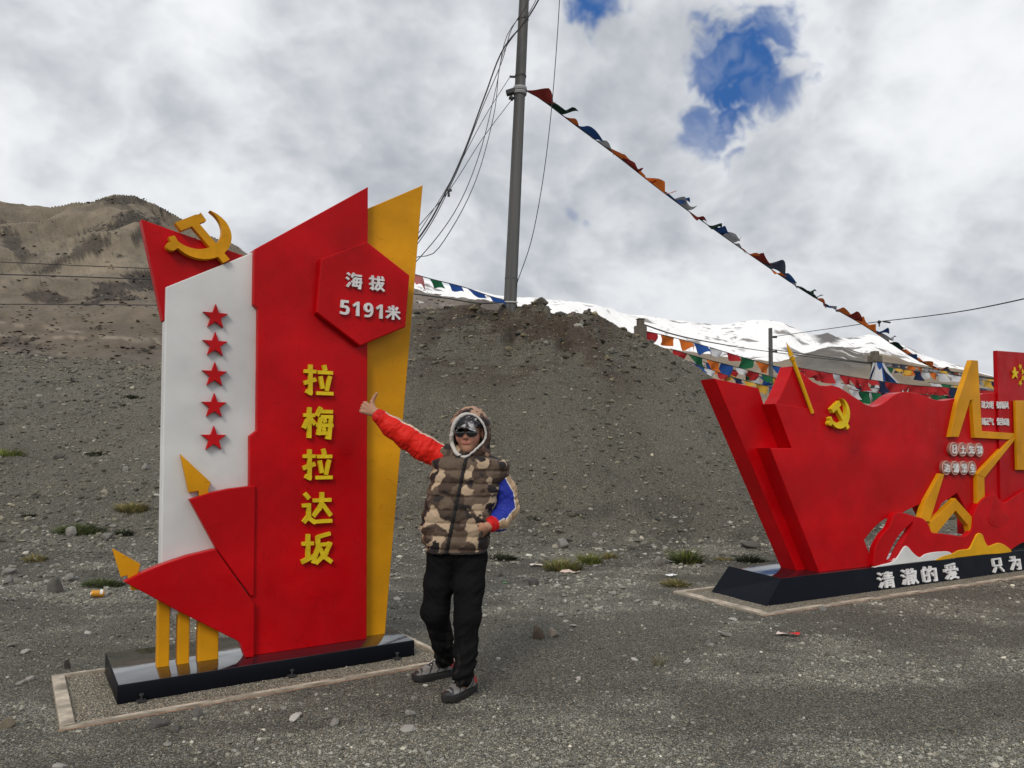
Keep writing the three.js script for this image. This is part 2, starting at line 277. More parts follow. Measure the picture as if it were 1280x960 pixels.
const hill = range('hill', -900, 690, 900, 330, () => 36, () => 2.0, curve('-900,330 -500,300 -200,268 0,259 58,259 108,256 127,249.5 146,247.5 166,251 193,265 220,278 288,307 307,318 400,336 518,359 533,363 564,369 603,375 640,383 690,400'), curve('-900,240 0,230 140,210 307,190 520,150 690,140'), 0.15,
  (x, z, px, v) => { const r = fbm(x * 0.016 + 3, z * 0.013, 4), gul = 1 - abs(fbm(x * 0.022 + z * 0.012, z * 0.011 - x * 0.006 + 7, 4)) * 2; return (7.5 * r + 5.5 * gul * gul - 3.6) * smooth(1.02, 0.85, v) * smooth(0.1, 0.35, v) + 1.3 * fbm(x * 0.10, z * 0.10, 4, 0.6); },
  (x, y, z) => {
    const Z = -z, px = 640 + FOCAL * x / Z, n = fbm(x * 0.03, z * 0.03 + 4, 4), f = fbm(x * 0.3, z * 0.3, 3), e = (y - EYE) / Z;
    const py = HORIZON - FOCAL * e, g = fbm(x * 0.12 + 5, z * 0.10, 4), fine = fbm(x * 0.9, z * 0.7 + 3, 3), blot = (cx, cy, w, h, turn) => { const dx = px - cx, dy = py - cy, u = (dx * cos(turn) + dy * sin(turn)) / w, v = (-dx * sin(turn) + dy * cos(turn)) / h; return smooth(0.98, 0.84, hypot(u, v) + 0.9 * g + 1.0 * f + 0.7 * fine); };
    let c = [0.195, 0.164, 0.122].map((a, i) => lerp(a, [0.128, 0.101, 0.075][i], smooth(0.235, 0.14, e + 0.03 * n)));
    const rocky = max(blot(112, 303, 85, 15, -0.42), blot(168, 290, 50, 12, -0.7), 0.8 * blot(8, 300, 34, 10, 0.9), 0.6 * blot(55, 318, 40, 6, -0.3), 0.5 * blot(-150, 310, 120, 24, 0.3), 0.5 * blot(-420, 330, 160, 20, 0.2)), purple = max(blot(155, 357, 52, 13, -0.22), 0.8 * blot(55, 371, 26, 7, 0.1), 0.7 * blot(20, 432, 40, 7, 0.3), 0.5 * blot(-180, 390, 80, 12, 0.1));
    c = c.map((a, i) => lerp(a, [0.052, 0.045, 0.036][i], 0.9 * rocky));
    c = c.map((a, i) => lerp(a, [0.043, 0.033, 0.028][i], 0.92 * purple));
    const pale = max(blot(40, 330, 70, 8, -0.5), blot(120, 336, 90, 5, -0.12)); c = c.map((a, i) => lerp(a, [0.31, 0.265, 0.20][i], 0.4 * pale));
    for (const [y0, k, w] of [[402, 0.135, 0.9], [419, 0.02, 0.8], [437, 0.06, 0.8]]) c = c.map((a, i) => lerp(a, [0.32, 0.275, 0.21][i], 0.6 * smooth(2 * w, 0.3 * w, abs(py - y0 - k * px - 1.5 * f))));
    const top = smooth(1, 0.85, hypot((px - 150) / 50, (py - 246) / 6) + 0.4 * g + 0.9 * f + 0.8 * fine); c = c.map((a, i) => lerp(a, [0.075, 0.064, 0.052][i], 0.9 * top));
    const grey = smooth(420, 500, px), snow = smooth(0.22, 0.3, fbm(x * 0.11, z * 0.11 + 20, 3)) * smooth(545, 525, px) * grey;
    c = c.map((a, i) => lerp(lerp(a, [0.19, 0.165, 0.145][i], grey), 0.8, snow));
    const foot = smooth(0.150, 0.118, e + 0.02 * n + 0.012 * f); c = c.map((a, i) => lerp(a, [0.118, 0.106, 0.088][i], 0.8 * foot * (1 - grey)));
    return c.map((a) => a * (1 + 0.16 * n + 0.30 * f + 0.16 * g + 0.30 * fine));
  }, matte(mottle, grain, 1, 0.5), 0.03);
range('dark_hill', 640, 1700, 520, 150, () => 120, () => -4, curve('640,425 780,428 830,434 870,440 920,447 952,450 975,452 1000,444 1020,438 1040,432 1055,432 1068,438 1082,441 1094,440 1109,441 1125,446 1137,452 1166,458 1195,460 1225,466 1246,471 1290,476 1400,480 1700,488'), curve('640,260 1000,300 1300,330 1700,360'), 0.2,
  (x, z, px, v) => (5 * fbm(x * 0.02, z * 0.02 + 30, 4) + 1.6 * fbm(x * 0.09, z * 0.09, 3)) * smooth(1.0, 0.8, v) + 0.5 * fbm(x * 0.14, z * 0.14, 3),
  (x, y, z) => {
    const Z = -z, px = 640 + FOCAL * x / Z, e = (y - EYE) / Z, ridge = (HORIZON - 440) / FOCAL, n = fbm(x * 0.03 + 50, z * 0.03, 4), f = fbm(x * 0.16, z * 0.16, 3);
    const gr = smooth(0.088, 0.108, e + 0.012 * n) * smooth(985, 1010, px) * smooth(1110, 1075, px);
    let c = [0.27, 0.22, 0.162].map((a, i) => lerp(a, [0.15, 0.138, 0.125][i], gr));
    const snow = smooth(0.16, 0.3, fbm(x * 0.07, z * 0.12 + 3, 4) - (1 - smooth(0.1, 0.125, e)) * 0.35) * smooth(1030, 1075, px) * smooth(1230, 1150, px);
    const shr = smooth(0.3, 0.45, f) * 0.4;
    c = c.map((a) => a * (1 - 0.55 * shr) * (1 + 0.15 * n));
    return c.map((a) => lerp(a, 0.82, snow));
  }, matte(mottle, grain, 1, 0.5), 0.03);
range('snow_mountain', 380, 1900, 760, 190, () => 620, () => 0, curve('380,300 450,322 518,345 570,357 629,369 660,370.5 693,374 745,381 778,391 823,396 874,402.5 900,405.5 928,402 969,402.3 986,407 1000,413 1014,418 1025,418 1037,415 1047,420.5 1064,422 1090,418 1109,423 1133,432 1156,443.5 1187,453 1215,461 1244,470 1300,480 1500,500 1900,520'), curve('380,900 700,950 1000,1050 1040,1000 1300,1200 1900,1300'), 0.25,
  (x, z, px, v) => (16 * fbm(x * 0.0062, z * 0.0062 + 3, 5) + 7 * (0.5 - abs(fbm(x * 0.012, z * 0.009 + 8, 3)))) * smooth(1.03, 0.9, v) + (2.2 * fbm(x * 0.03, z * 0.03, 4)) * smooth(1.06, 0.97, v) + 1.3 * fbm(x * 0.05, z * 0.05, 3),
  (x, y, z, ny) => {
    const Z = -z, px = 640 + FOCAL * x / Z, e = (y - EYE) / Z, crag = smooth(24, 12, hypot(px - 1037, (559 - e * FOCAL - 420) * 2.2) + 9 * fbm(x * 0.05, z * 0.05, 3));
    const rock = max(smooth(0.17, 0.34, fbm(x * 0.026, z * 0.034 + 9, 4) + 0.20 * smooth(0.165, 0.115, e) - 0.09), crag * smooth(-0.15, 0.1, fbm(x * 0.09, z * 0.09, 3)));
    const specks = smooth(0.36, 0.46, fbm(x * 0.085, z * 0.10 + 40, 3) + 0.5 * fbm(x * 0.011, z * 0.013, 2) - 0.05), dark = max(0.85 * rock, 0.8 * specks);
    return [0.13, 0.12, 0.115].map((a, i) => lerp([0.86, 0.875, 0.9][i], a * lerp(1, 0.4, crag), max(dark, crag * 0.9)));
  }, matte(null, grain, 1, 1.2), 0.01);

{
  const r = rng(55), o = new THREE.Object3D(), list = [], p = hill.geometry.attributes.position, col = new THREE.Color();   // low dark cushions of scrub on the hillside
  while (list.length < 9000) {
    const k = floor(r() * p.count), x = p.getX(k), y = p.getY(k), z = p.getZ(k), px = 640 - FOCAL * x / z, e = (y - EYE) / -z;
    if (-z < 46 || e < 0.1 || e > 0.30 || px > 560 || r() > smooth(0.31, 0.14, e) + 0.35 || fbm(x * 0.03, z * 0.03 + 4, 2) + 0.5 * (r() - 0.5) < -0.15) continue;
    const s = (0.07 + 0.20 * r() ** 2) * (0.5 - z / 170);
    o.position.set(x + 2 * (r() - 0.5), y + 0.05, z + 0.3 * (r() - 0.5)); o.rotation.set(0, r() * 6.28, 0); o.scale.set(s * (0.8 + r()), s * (0.26 + 0.2 * r()), s * (0.8 + r())); o.updateMatrix();
    const t = 0.6 + 0.8 * r(); list.push([o.matrix.clone(), r() < 0.25 ? col.setRGB(0.17 * t, 0.145 * t, 0.11 * t).clone() : col.setRGB(0.075 * t, 0.058 * t, 0.042 * t).clone()]);
  }
  const c = hill.geometry.attributes.color;
  for (let n = 0; n < 400000 && list.length < 19000; n++) {             // broken rock where the hillside is dark
    const k = floor(r() * p.count), x = p.getX(k), y = p.getY(k), z = p.getZ(k);
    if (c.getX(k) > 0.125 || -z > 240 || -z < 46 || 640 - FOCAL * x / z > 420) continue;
    const s = (0.05 + 0.17 * r() ** 4) * (0.5 - z / 170), t = 0.5 + 1.1 * r() ** 2;
    o.position.set(x + 2 * (r() - 0.5), y + 0.05, z + 0.5 * (r() - 0.5)); o.rotation.set(r(), r() * 6.28, r()); o.scale.set(s * (0.8 + r()), s * (0.5 + 0.5 * r()), s * (0.8 + r())); o.updateMatrix();
    list.push([o.matrix.clone(), col.setRGB(0.075 * t, 0.063 * t, 0.050 * t).clone()]);
  }
  const m = new THREE.InstancedMesh(rockShape(77, 0.8, 1), new THREE.MeshStandardMaterial({ roughness: 1 }), list.length);
  list.forEach(([a, c], i) => { m.setMatrixAt(i, a); m.setColorAt(i, c); });
  m.name = 'scrub'; m.castShadow = m.receiveShadow = true; scene.add(info(m, 'dark low scrub and broken rock dotted over the tan hillside', null, null, 'stuff'));
}

// ───────────── loose stones ─────────────
const offPads = (x, z, m = 0.02) => PADS.every((p) => { const dx = x - p.x, dz = z - p.z, s = dx * p.ux + dz * p.uz, d = dx * p.nx + dz * p.nz; return s < p.s0 - m || s > p.s1 + m || d < p.d0 - m || d > p.d1 + m; });
const FEET = [level(540, 847), level(573, 873)];
const offFeet = (x, z, m = 0.2) => FEET.every((f) => hypot(x - f.x, z - f.z) > m);
{
  const stones = info(new THREE.Group(), 'loose grey gravel and shale strewn over the yard and bank', null, null, 'stuff');
  stones.name = 'gravel'; scene.add(stones);
  const r = rng(99), lists = [[], [], [], []], o = new THREE.Object3D(), col = new THREE.Color();
  for (let i = 0; i < 430000; i++) {
    const Z = 2.7 * (36 / 2.7) ** (r() ** 0.88), px = lerp(-160, 1440, r()), x = (px - 640) / FOCAL * Z, z = -Z, big = r();
    const v = (Z - toeDepth(px)) / (crestDepth(px) - toeDepth(px)), foot = smooth(0.22, 0.03, abs(v + 0.01));
    const up = smooth(-0.02, 0.1, v), loose = v < 0.02 ? gritty(x, z) : 0.5, crest = smooth(0.5, 0.75, v) * smooth(500, 560, px) * smooth(860, 760, px);
    let s = (0.0026 + 0.00052 * max(0, Z - 4)) * min(1 / big ** 0.46, lerp(lerp(4.5, 7, loose), 7.5, up) + 4 * foot + 7 * crest);
    if (v > 1.02) continue;
    const patch = fbm(x * 0.8 + 3, z * 0.8, 3);
    if (r() > (v < 0 ? 0.12 + 0.85 * loose + 0.4 * foot : 0.62 + 0.9 * patch + 0.4 * foot + crest)) continue;
    if (!offPads(x, z, s) || !offFeet(x, z, s > 0.02 ? 0.22 : 0.12)) continue;
    const tone = (0.055 + 0.17 * r() ** 1.6 + (r() < 0.05 ? 0.28 * r() : 0)) * lerp(lerp(1.15, 1.7, loose), 1.0, up) * lerp(1, 0.62, crest * (r() < 0.8 ? 1 : -1.2)), warm = lerp(lerp(0.06, 0.15, up), 0.28, crest) * r();
    o.position.set(x, ground(x, z) + s * 0.12, z); o.rotation.set((r() - 0.5) * 0.9, r() * 6.28, (r() - 0.5) * 0.9); o.scale.set(s * (0.7 + 0.7 * r()), s * (0.55 + 0.6 * r()), s * (0.7 + 0.7 * r())); o.updateMatrix();
    lists[floor(r() * 4)].push([o.matrix.clone(), col.setRGB(tone * (1 + warm), tone * (1 + warm * 0.3), tone * (0.90 - warm)).clone()]);
  }
  for (let i = 0; i < 2300; i++) {                                     // paler bigger stones, thickest along the foot of the bank
    const px = lerp(-120, 1400, r()), v = r() < 0.5 ? (r() - 0.5) * 0.25 + 0.02 : r() < 0.6 ? -0.6 * r() : r() * 0.9, Z = lerp(toeDepth(px), crestDepth(px), v), x = (px - 640) / FOCAL * Z, z = -Z, s = 0.010 + 0.040 * r() ** 3.5, t = 0.15 + 0.24 * r();
    if (!offPads(x, z, s) || (px > 500 && v > 0.2 && r() < 0.6)) continue;
    o.position.set(x, ground(x, z) + s * 0.2, z); o.rotation.set((r() - 0.5) * 0.8, r() * 6.28, (r() - 0.5) * 0.8); o.scale.set(s * (0.8 + 0.8 * r()), s * (0.5 + 0.5 * r()), s * (0.8 + 0.6 * r())); o.updateMatrix();
    lists[floor(r() * 4)].push([o.matrix.clone(), col.setRGB(t * 1.03, t, t * 0.93).clone()]);
  }
  for (const p of PADS) for (let i = 0; i < 420; i++) {                // crumbs that lie on the beds and against the plinths
    const S = lerp(p.s0 + 0.06, min(p.s1, 5) - 0.06, r()), D = r() < 0.6 ? 0.02 + 0.22 * r() ** 2 : lerp(p.d0 + 0.08, p.d1 - 0.06, r()), s = 0.003 + 0.008 * r() ** 3, x = p.x + p.ux * S + p.nx * D, z = p.z + p.uz * S + p.nz * D, t = 0.12 + 0.2 * r();
    if (S > 0.0 && D < 0.015 && D > -0.77) continue;
    o.position.set(x, s * 0.3 + 0.004, z); o.rotation.set(r(), r() * 6.28, r()); o.scale.set(s, s * 0.7, s * 0.9); o.updateMatrix();
    lists[floor(r() * 4)].push([o.matrix.clone(), col.setRGB(t * 1.05, t, t * 0.9).clone()]);
  }
  lists.forEach((list, k) => {
    const m = new THREE.InstancedMesh(rockShape(k + 3, 0.75, 0).toNonIndexed(), new THREE.MeshStandardMaterial({ roughness: 0.95, flatShading: true }), list.length);
    m.name = 'pebbles'; m.castShadow = m.receiveShadow = true; m.userData.kind = 'stuff';
    list.forEach(([a, c], i) => { m.setMatrixAt(i, a); m.setColorAt(i, c); });
    stones.add(m);
  });
}

// ───────────── flat outlines, lettering and emblems ─────────────
const outline = (text) => text.trim().split(/\s+/).map((p) => { const [x, y] = p.split(',').map(Number); return new THREE.Vector2(x, y); });
function boxUV(g, k = 1) {                                             // uv in metres from the face's own direction
  const p = g.attributes.position, n = g.attributes.normal, uv = new Float32Array(p.count * 2);
  for (let i = 0; i < p.count; i++) { const ax = abs(n.getX(i)), ay = abs(n.getY(i)), az = abs(n.getZ(i)), x = p.getX(i), y = p.getY(i), z = p.getZ(i); uv[i * 2] = (az >= ax && az >= ay ? x : ax > ay ? z : x) * k; uv[i * 2 + 1] = (az >= ax && az >= ay ? y : ax > ay ? y : z) * k; }
  g.setAttribute('uv', new THREE.BufferAttribute(uv, 2));
  return g;
}
function slab(points, front, thick, holes = [], bevel = 0.006) {       // a sheet-metal box: front face at z = front
  const s = new THREE.Shape(typeof points === 'string' ? outline(points) : points);
  for (const h of holes) s.holes.push(new THREE.Path(typeof h === 'string' ? outline(h) : h));
  const g = new THREE.ExtrudeGeometry(s, { depth: thick - 2 * bevel, bevelEnabled: bevel > 0, bevelThickness: bevel, bevelSize: bevel, bevelOffset: -bevel, bevelSegments: 2 });
  g.translate(0, 0, front - thick + bevel);
  return boxUV(g);
}
// outlines of a signed distance on a grid, as shapes with holes
function contours(f, x0, y0, x1, y1, n) {
  const h = (x1 - x0) / n, m = Math.ceil((y1 - y0) / h), v = new Float32Array((n + 1) * (m + 1));
  for (let j = 0; j <= m; j++) for (let i = 0; i <= n; i++) v[j * (n + 1) + i] = i === 0 || j === 0 || i === n || j === m ? max(1e-3, f(x0 + i * h, y0 + j * h)) : f(x0 + i * h, y0 + j * h) + 1e-6;
  const next = new Map(), pt = new Map(), V = (i, j) => v[j * (n + 1) + i];
  const cross = (i, j, across) => { const key = (j * (n + 1) + i) * 2 + (across ? 0 : 1), a = V(i, j), b = across ? V(i + 1, j) : V(i, j + 1), t = a / (a - b); pt.set(key, across ? [x0 + (i + t) * h, y0 + j * h] : [x0 + i * h, y0 + (j + t) * h]); return key; };
  for (let j = 0; j < m; j++) for (let i = 0; i < n; i++) {
    const a = V(i, j) < 0, b = V(i + 1, j) < 0, c = V(i + 1, j + 1) < 0, d = V(i, j + 1) < 0, code = a | (b << 1) | (c << 2) | (d << 3);
    if (code === 0 || code === 15) continue;
    const S = () => cross(i, j, true), E = () => cross(i + 1, j, false), N = () => cross(i, j + 1, true), W = () => cross(i, j, false), go = (p, q) => next.set(p, q);
    ({ 1: () => go(S(), W()), 2: () => go(E(), S()), 3: () => go(E(), W()), 4: () => go(N(), E()), 5: () => { go(S(), W()); go(N(), E()); }, 6: () => go(N(), S()), 7: () => go(N(), W()), 8: () => go(W(), N()), 9: () => go(S(), N()), 10: () => { go(E(), S()); go(W(), N()); }, 11: () => go(E(), N()), 12: () => go(W(), E()), 13: () => go(S(), E()), 14: () => go(W(), S()) })[code]();
  }
  const loops = [];
  while (next.size) {
    const start = next.keys().next().value, loop = [];
    for (let k = start; next.has(k);) { const q = next.get(k); next.delete(k); loop.push(pt.get(k)); k = q; }
    if (loop.length < 6) continue;
    const keep = [];                                                   // drop the points that lie on straight runs
    const slim = (lo, hi) => { let far = 0, at = -1; const [ax, ay] = loop[lo], [bx, by] = loop[hi % loop.length], L = hypot(bx - ax, by - ay) || 1e-9; for (let k = lo + 1; k < hi; k++) { const d = abs((loop[k][0] - ax) * (by - ay) - (loop[k][1] - ay) * (bx - ax)) / L; if (d > far) { far = d; at = k; } } if (far > h * 0.16) { slim(lo, at); slim(at, hi); } else keep.push(loop[lo]); };
    const mid = loop.length >> 1; slim(0, mid); slim(mid, loop.length);
    if (keep.length > 2) loops.push(keep.map(([x, y]) => new THREE.Vector2(x, y)));
  }
  const area = (l) => THREE.ShapeUtils.area(l), outer = loops.filter((l) => area(l) * area(loops.reduce((a, b) => (abs(area(a)) > abs(area(b)) ? a : b))) > 0), inner = loops.filter((l) => !outer.includes(l));
  const inside = (p, l) => { let w = false; for (let i = 0, j = l.length - 1; i < l.length; j = i++) if (l[i].y > p.y !== l[j].y > p.y && p.x < ((l[j].x - l[i].x) * (p.y - l[i].y)) / (l[j].y - l[i].y) + l[i].x) w = !w; return w; };
  return outer.map((l) => { const s = new THREE.Shape(l); for (const q of inner) if (inside(q[0], l)) s.holes.push(new THREE.Path(q)); return s; });
}
const raised = (shapes, depth, bevel = 0) => boxUV(new THREE.ExtrudeGeometry(shapes, { depth: depth - bevel, bevelEnabled: bevel > 0, bevelThickness: bevel, bevelSize: bevel, bevelOffset: -bevel, bevelSegments: 1 }));
// the characters on the two signs, as brush strokes in a box of 100 (y down)
const HAND = '4,25 42,25|24,4 24,90 11,84|4,61 42,48', WATER = '9,8 25,20|3,36 19,48|8,94 27,64', WALK = '10,6 24,22|3,42 23,42 23,74 7,93|20,78 40,92 98,92', SPEECH = '10,8 22,22|2,38 22,38 22,86 36,74', TREE = '4,28 40,28|22,4 22,97|21,32 5,68|24,36 40,56';
const STROKES = {
  拉: HAND + '|67,3 72,20|47,26 96,26|56,38 64,76|87,36 76,82|44,90 98,90',
  梅: TREE + '|59,3 45,30|54,16 97,16|58,34 52,82 88,82|58,32 91,32 86,95 74,94|43,58 99,58|69,38 73,50|66,64 71,76',
  达: WALK + '|36,28 95,28|65,4 65,28 57,52 37,76|66,40 94,76',
  坂: '3,34 40,34|22,6 22,80|2,88 43,72|93,8 50,17|53,14 53,50 38,94|54,40 91,40 78,68 46,95|59,50 72,76 98,95',
  海: WATER + '|50,3 35,32|46,17 96,17|50,36 45,82 89,82|50,36 89,36 85,95 73,94|33,58 99,58|64,40 68,52|61,64 66,75',
  拔: HAND + '|44,26 98,26|62,4 60,40 39,92|62,46 90,46 74,74 49,95|62,52 76,78 98,95|80,5 91,18',
  米: '50,3 50,98|5,46 95,46|21,13 34,34|79,13 66,34|46,50 7,90|54,50 93,90',
  清: WATER + '|39,14 95,14|42,28 92,28|33,42 99,42|66,3 66,42|46,56 46,98|46,56 88,56 88,95 77,95|48,70 86,70|48,84 86,84',
  澈: '8,8 20,20|2,36 15,48|5,94 20,64|28,14 64,14|46,3 48,14|45,16 35,30 60,30|35,44 35,98|35,44 60,44 60,96|36,58 60,58|36,73 60,73|78,3 66,32|72,22 99,22|92,24 84,60 63,96|70,38 80,66 99,96',
  的: '28,3 20,20|8,22 8,94|8,22 42,22 42,94|8,56 42,56|8,92 42,92|66,3 52,36|60,22 94,22 90,92 74,94|62,44 74,64',
  爱: '86,5 18,14|20,20 28,32|48,18 52,31|82,18 70,32|7,52 7,39 93,39 93,52|22,56 80,56|44,42 36,70 7,96|40,68 78,68 62,86 30,97|42,72 62,86 95,97',
  只: '22,8 22,56|22,8 78,8 78,56|22,52 78,52|36,62 12,96|64,62 90,96',
  为: '22,6 33,22|9,32 86,32 81,92 60,94|50,3 48,40 10,95|54,54 64,72',
  日: '22,6 22,96|22,6 78,6 78,96|22,50 78,50|22,92 78,92',
  土: '14,40 86,40|50,4 50,90|3,90 97,90',
  先: '26,6 11,40|22,24 90,24|50,3 50,50|5,50 95,50|36,52 32,76 7,95|62,52 62,88 92,88 95,72',
  锋: '20,3 3,30|14,20 42,20|10,40 40,40|3,60 42,60|24,40 24,92 42,80|64,3 47,30|58,16 90,16 50,44|58,22 97,46|52,54 92,54|54,67 90,67|45,80 99,80|72,46 72,98',
  边: WALK + '|38,28 90,28 84,74 68,74|63,5 60,40 37,78',
  疆: '6,8 34,8 34,28 8,28 8,48 34,48 32,92 16,92|46,6 98,6|52,15 92,15 92,41 52,41 52,15|52,28 92,28|72,15 72,41|45,50 98,50|52,59 92,59 92,86 52,86 52,59|52,73 92,73|72,59 72,86|43,96 99,96',
  堡: '22,3 7,34|18,22 18,58|38,8 38,28 82,28 82,8 38,8|28,42 96,42|60,28 60,62|56,44 33,60|64,44 90,60|18,76 86,76|50,62 50,94|5,94 95,94',
  垒: '50,3 26,24 62,24|62,13 76,28|28,34 14,52 40,52|70,34 56,52 90,52|36,44 44,57|18,70 86,70|50,58 50,92|5,93 95,93',
  讲: SPEECH + '|42,32 96,32|38,60 99,60|56,6 54,60 41,96|80,4 80,98',
  文: '46,3 54,18|5,26 95,26|74,28 50,72 7,96|26,32 52,72 95,96',
  明: '8,14 8,82|8,14 38,14 38,82|8,46 38,46|8,78 38,78|56,6 54,60 43,95|56,6 92,6 92,95 76,95|56,35 92,35|56,60 92,60',
  树: '3,28 34,28|19,4 19,98|18,34 3,66|36,22 60,22 37,92|38,40 60,88|62,32 99,32|84,4 84,94 71,94|66,50 74,67',
  新: '28,3 32,12|5,16 53,16|15,22 20,34|42,22 38,36|3,41 55,41|5,57 53,57|30,41 30,97|24,63 5,85|36,63 51,79|93,7 62,16 60,60 51,96|62,42 99,42|82,42 82,98',
  风: '18,7 18,60 5,96|18,7 80,7 80,70 97,93|66,24 31,80|32,26 70,78',
  扬: HAND + '|48,12 88,12 54,43 94,43 90,93 73,94|66,46 44,82|80,46 58,95',
  正: '7,10 93,10|52,10 52,90|52,48 90,48|24,40 24,90|3,90 97,90',
  气: '28,3 7,40|24,18 93,18|24,36 85,36|9,54 74,54 78,88 92,93 97,76',
  促: '26,3 5,46|18,32 18,97|42,10 42,36 88,36 88,10 42,10|64,36 64,90|66,60 93,60|46,52 35,95|42,74 60,90 98,93',
  和: '46,5 9,16|3,34 50,34|28,14 28,97|26,38 3,73|32,42 49,63|60,22 60,90|60,22 93,22 93,90|60,86 93,86',
  谐: SPEECH + '|42,7 42,42 62,36|44,24 62,24|72,5 72,42 97,42 97,34|91,14 74,24|70,47 60,56|46,58 46,98|46,58 90,58 90,98|46,76 90,76|46,95 90,95',
};
const SHAPES = new Map();
function glyph(ch, weight = 11, cells = 84) {                          // shapes in a box of 1 x 1, y up
  const key = ch + weight;
  if (!SHAPES.has(key)) {
    const bars = STROKES[ch].split('|').flatMap((s) => { const p = s.split(' ').map((q) => q.split(',').map(Number)); return p.slice(1).map((b, i) => { const a = p[i], L = hypot(b[0] - a[0], b[1] - a[1]), c = (b[0] - a[0]) / L, d = (b[1] - a[1]) / L, e0 = i > 0 ? weight / 2 : 0, e1 = i < p.length - 2 ? weight / 2 : 0; return [(a[0] + b[0]) / 2 + c * (e1 - e0) / 2, (a[1] + b[1]) / 2 + d * (e1 - e0) / 2, c, d, (L + e0 + e1) / 2, abs(d) < 0.3 ? weight * 0.46 : weight * 0.54]; }); });
    const f = (x, y) => { let q = 99; const X = x * 100, Y = 100 - y * 100; for (const [cx, cy, c, d, hl, hw] of bars) { const u = abs((X - cx) * c + (Y - cy) * d) - hl, v = abs(-(X - cx) * d + (Y - cy) * c) - hw; q = min(q, max(u, v)); } return q / 100; };
    SHAPES.set(key, contours(f, -0.08, -0.08, 1.08, 1.08, cells));
  }
  return SHAPES.get(key);
}
function write(ch, cx, cy, w, h, z, depth, material, parent, weight, cells) {
  const g = raised(glyph(ch, weight, cells), 1).translate(-0.5, -0.5, 0).scale(w, h, depth).translate(cx, cy, z);
  return mesh('character', g, material, parent);
}
// crossed sickle and hammer in a box of 1 x 1
const emblemShapes = contours((x, y) => {
  const box = (cx, cy, ang, hl, hw) => { const c = cos(ang), s = sin(ang), u = abs((x - cx) * c + (y - cy) * s) - hl, v = abs(-(x - cx) * s + (y - cy) * c) - hw; return max(u, v); };
  const outer = hypot(x - 0.52, y - 0.50) - 0.483, inner = hypot(x - 0.435, y - 0.605) - 0.412;
  const blade = max(outer, -inner, 0.62 - x - 0.9 * y, 0.50 - x), low = max(outer, -inner, 0.13 - x, y - 0.40);
  const knob = hypot(x - 0.075, y - 0.18) - 0.080, stub = box(0.125, 0.265, 2.05, 0.115, 0.052);
  const shaft = box(0.66, 0.365, -0.894, 0.425, 0.066), headBar = box(0.36, 0.695, 0.60, 0.235, 0.082), notch = hypot(x - 0.44, y - 0.905) - 0.062;
  return max(min(blade, low, knob, stub, shaft, headBar), -notch);
}, -0.06, -0.06, 1.12, 1.12, 110);
const emblem = (cx, cy, w, h, z, depth, material, parent, name = 'emblem') => mesh(name, raised(emblemShapes, 1).translate(-0.5, -0.5, 0).scale(w, h, depth).translate(cx, cy, z), material, parent);
function starPoints(cx, cy, rx, ry, turn = 0) { return [...Array(10).keys()].map((k) => { const r = k % 2 ? 0.40 : 1, a = PI / 2 + turn + k * PI / 5; return new THREE.Vector2(cx + rx * r * cos(a), cy + ry * r * sin(a)); }); }
const bold = await new FontLoader().loadAsync('fonts/droid/droid_sans_bold.typeface.json');

const toCreased = (g) => toCreasedNormals(g, 0.6);
const strip = (x0, x1, y0, y1, z0, z1, r = 0.008) => new RoundedBoxGeometry(x1 - x0, y1 - y0, z1 - z0, 2, r).translate((x0 + x1) / 2, (y0 + y1) / 2, (z0 + z1) / 2);
function edging(where, turn, label, s0, s1, d0, d1, w) {               // the raised kerb strips round a plinth, with the gritty bed inside
  const t = thing('plinth_edging', label, 'edging', [where.x, 0, where.z], turn);
  mesh('edging_strip', boxUV(strip(s0, s1, -0.06, 0.020, d1 - w, d1)), M.concrete, t);
  mesh('edging_strip', boxUV(strip(s0, s1, -0.06, 0.022, d0, d0 + w)), M.concrete, t);
  mesh('edging_strip', boxUV(strip(s0, s0 + w * 2.0, -0.06, 0.022, d0 + w + 0.002, d1 - w - 0.002)), M.concrete, t);
  mesh('edging_strip', boxUV(strip(s1 - w * 1.15, s1, -0.06, 0.022, d0 + w + 0.002, d1 - w - 0.002)), M.concrete, t);
  mesh('brick_course', boxUV(strip(s0 - 0.003, s1 + 0.003, -0.06, 0.004, d1 - 0.02, d1 + 0.004, 0.003)), M.brick, t);
  const g = new THREE.PlaneGeometry(s1 - s0 - w, d1 - d0 - w, 90, 40).rotateX(-PI / 2), p = g.attributes.position;
  for (let i = 0; i < p.count; i++) { const x = p.getX(i) + (s0 + s1) / 2, z = p.getZ(i) + (d0 + d1) / 2; p.setXYZ(i, x, 0.001 + 0.005 * fbm(x * 5, z * 5, 3), z); }
  g.computeVertexNormals();
  for (let i = 0; i < p.count; i++) g.attributes.uv.setXY(i, p.getX(i), p.getZ(i));
  mesh('bed', g, M.sandPad, t);
  return t;
}

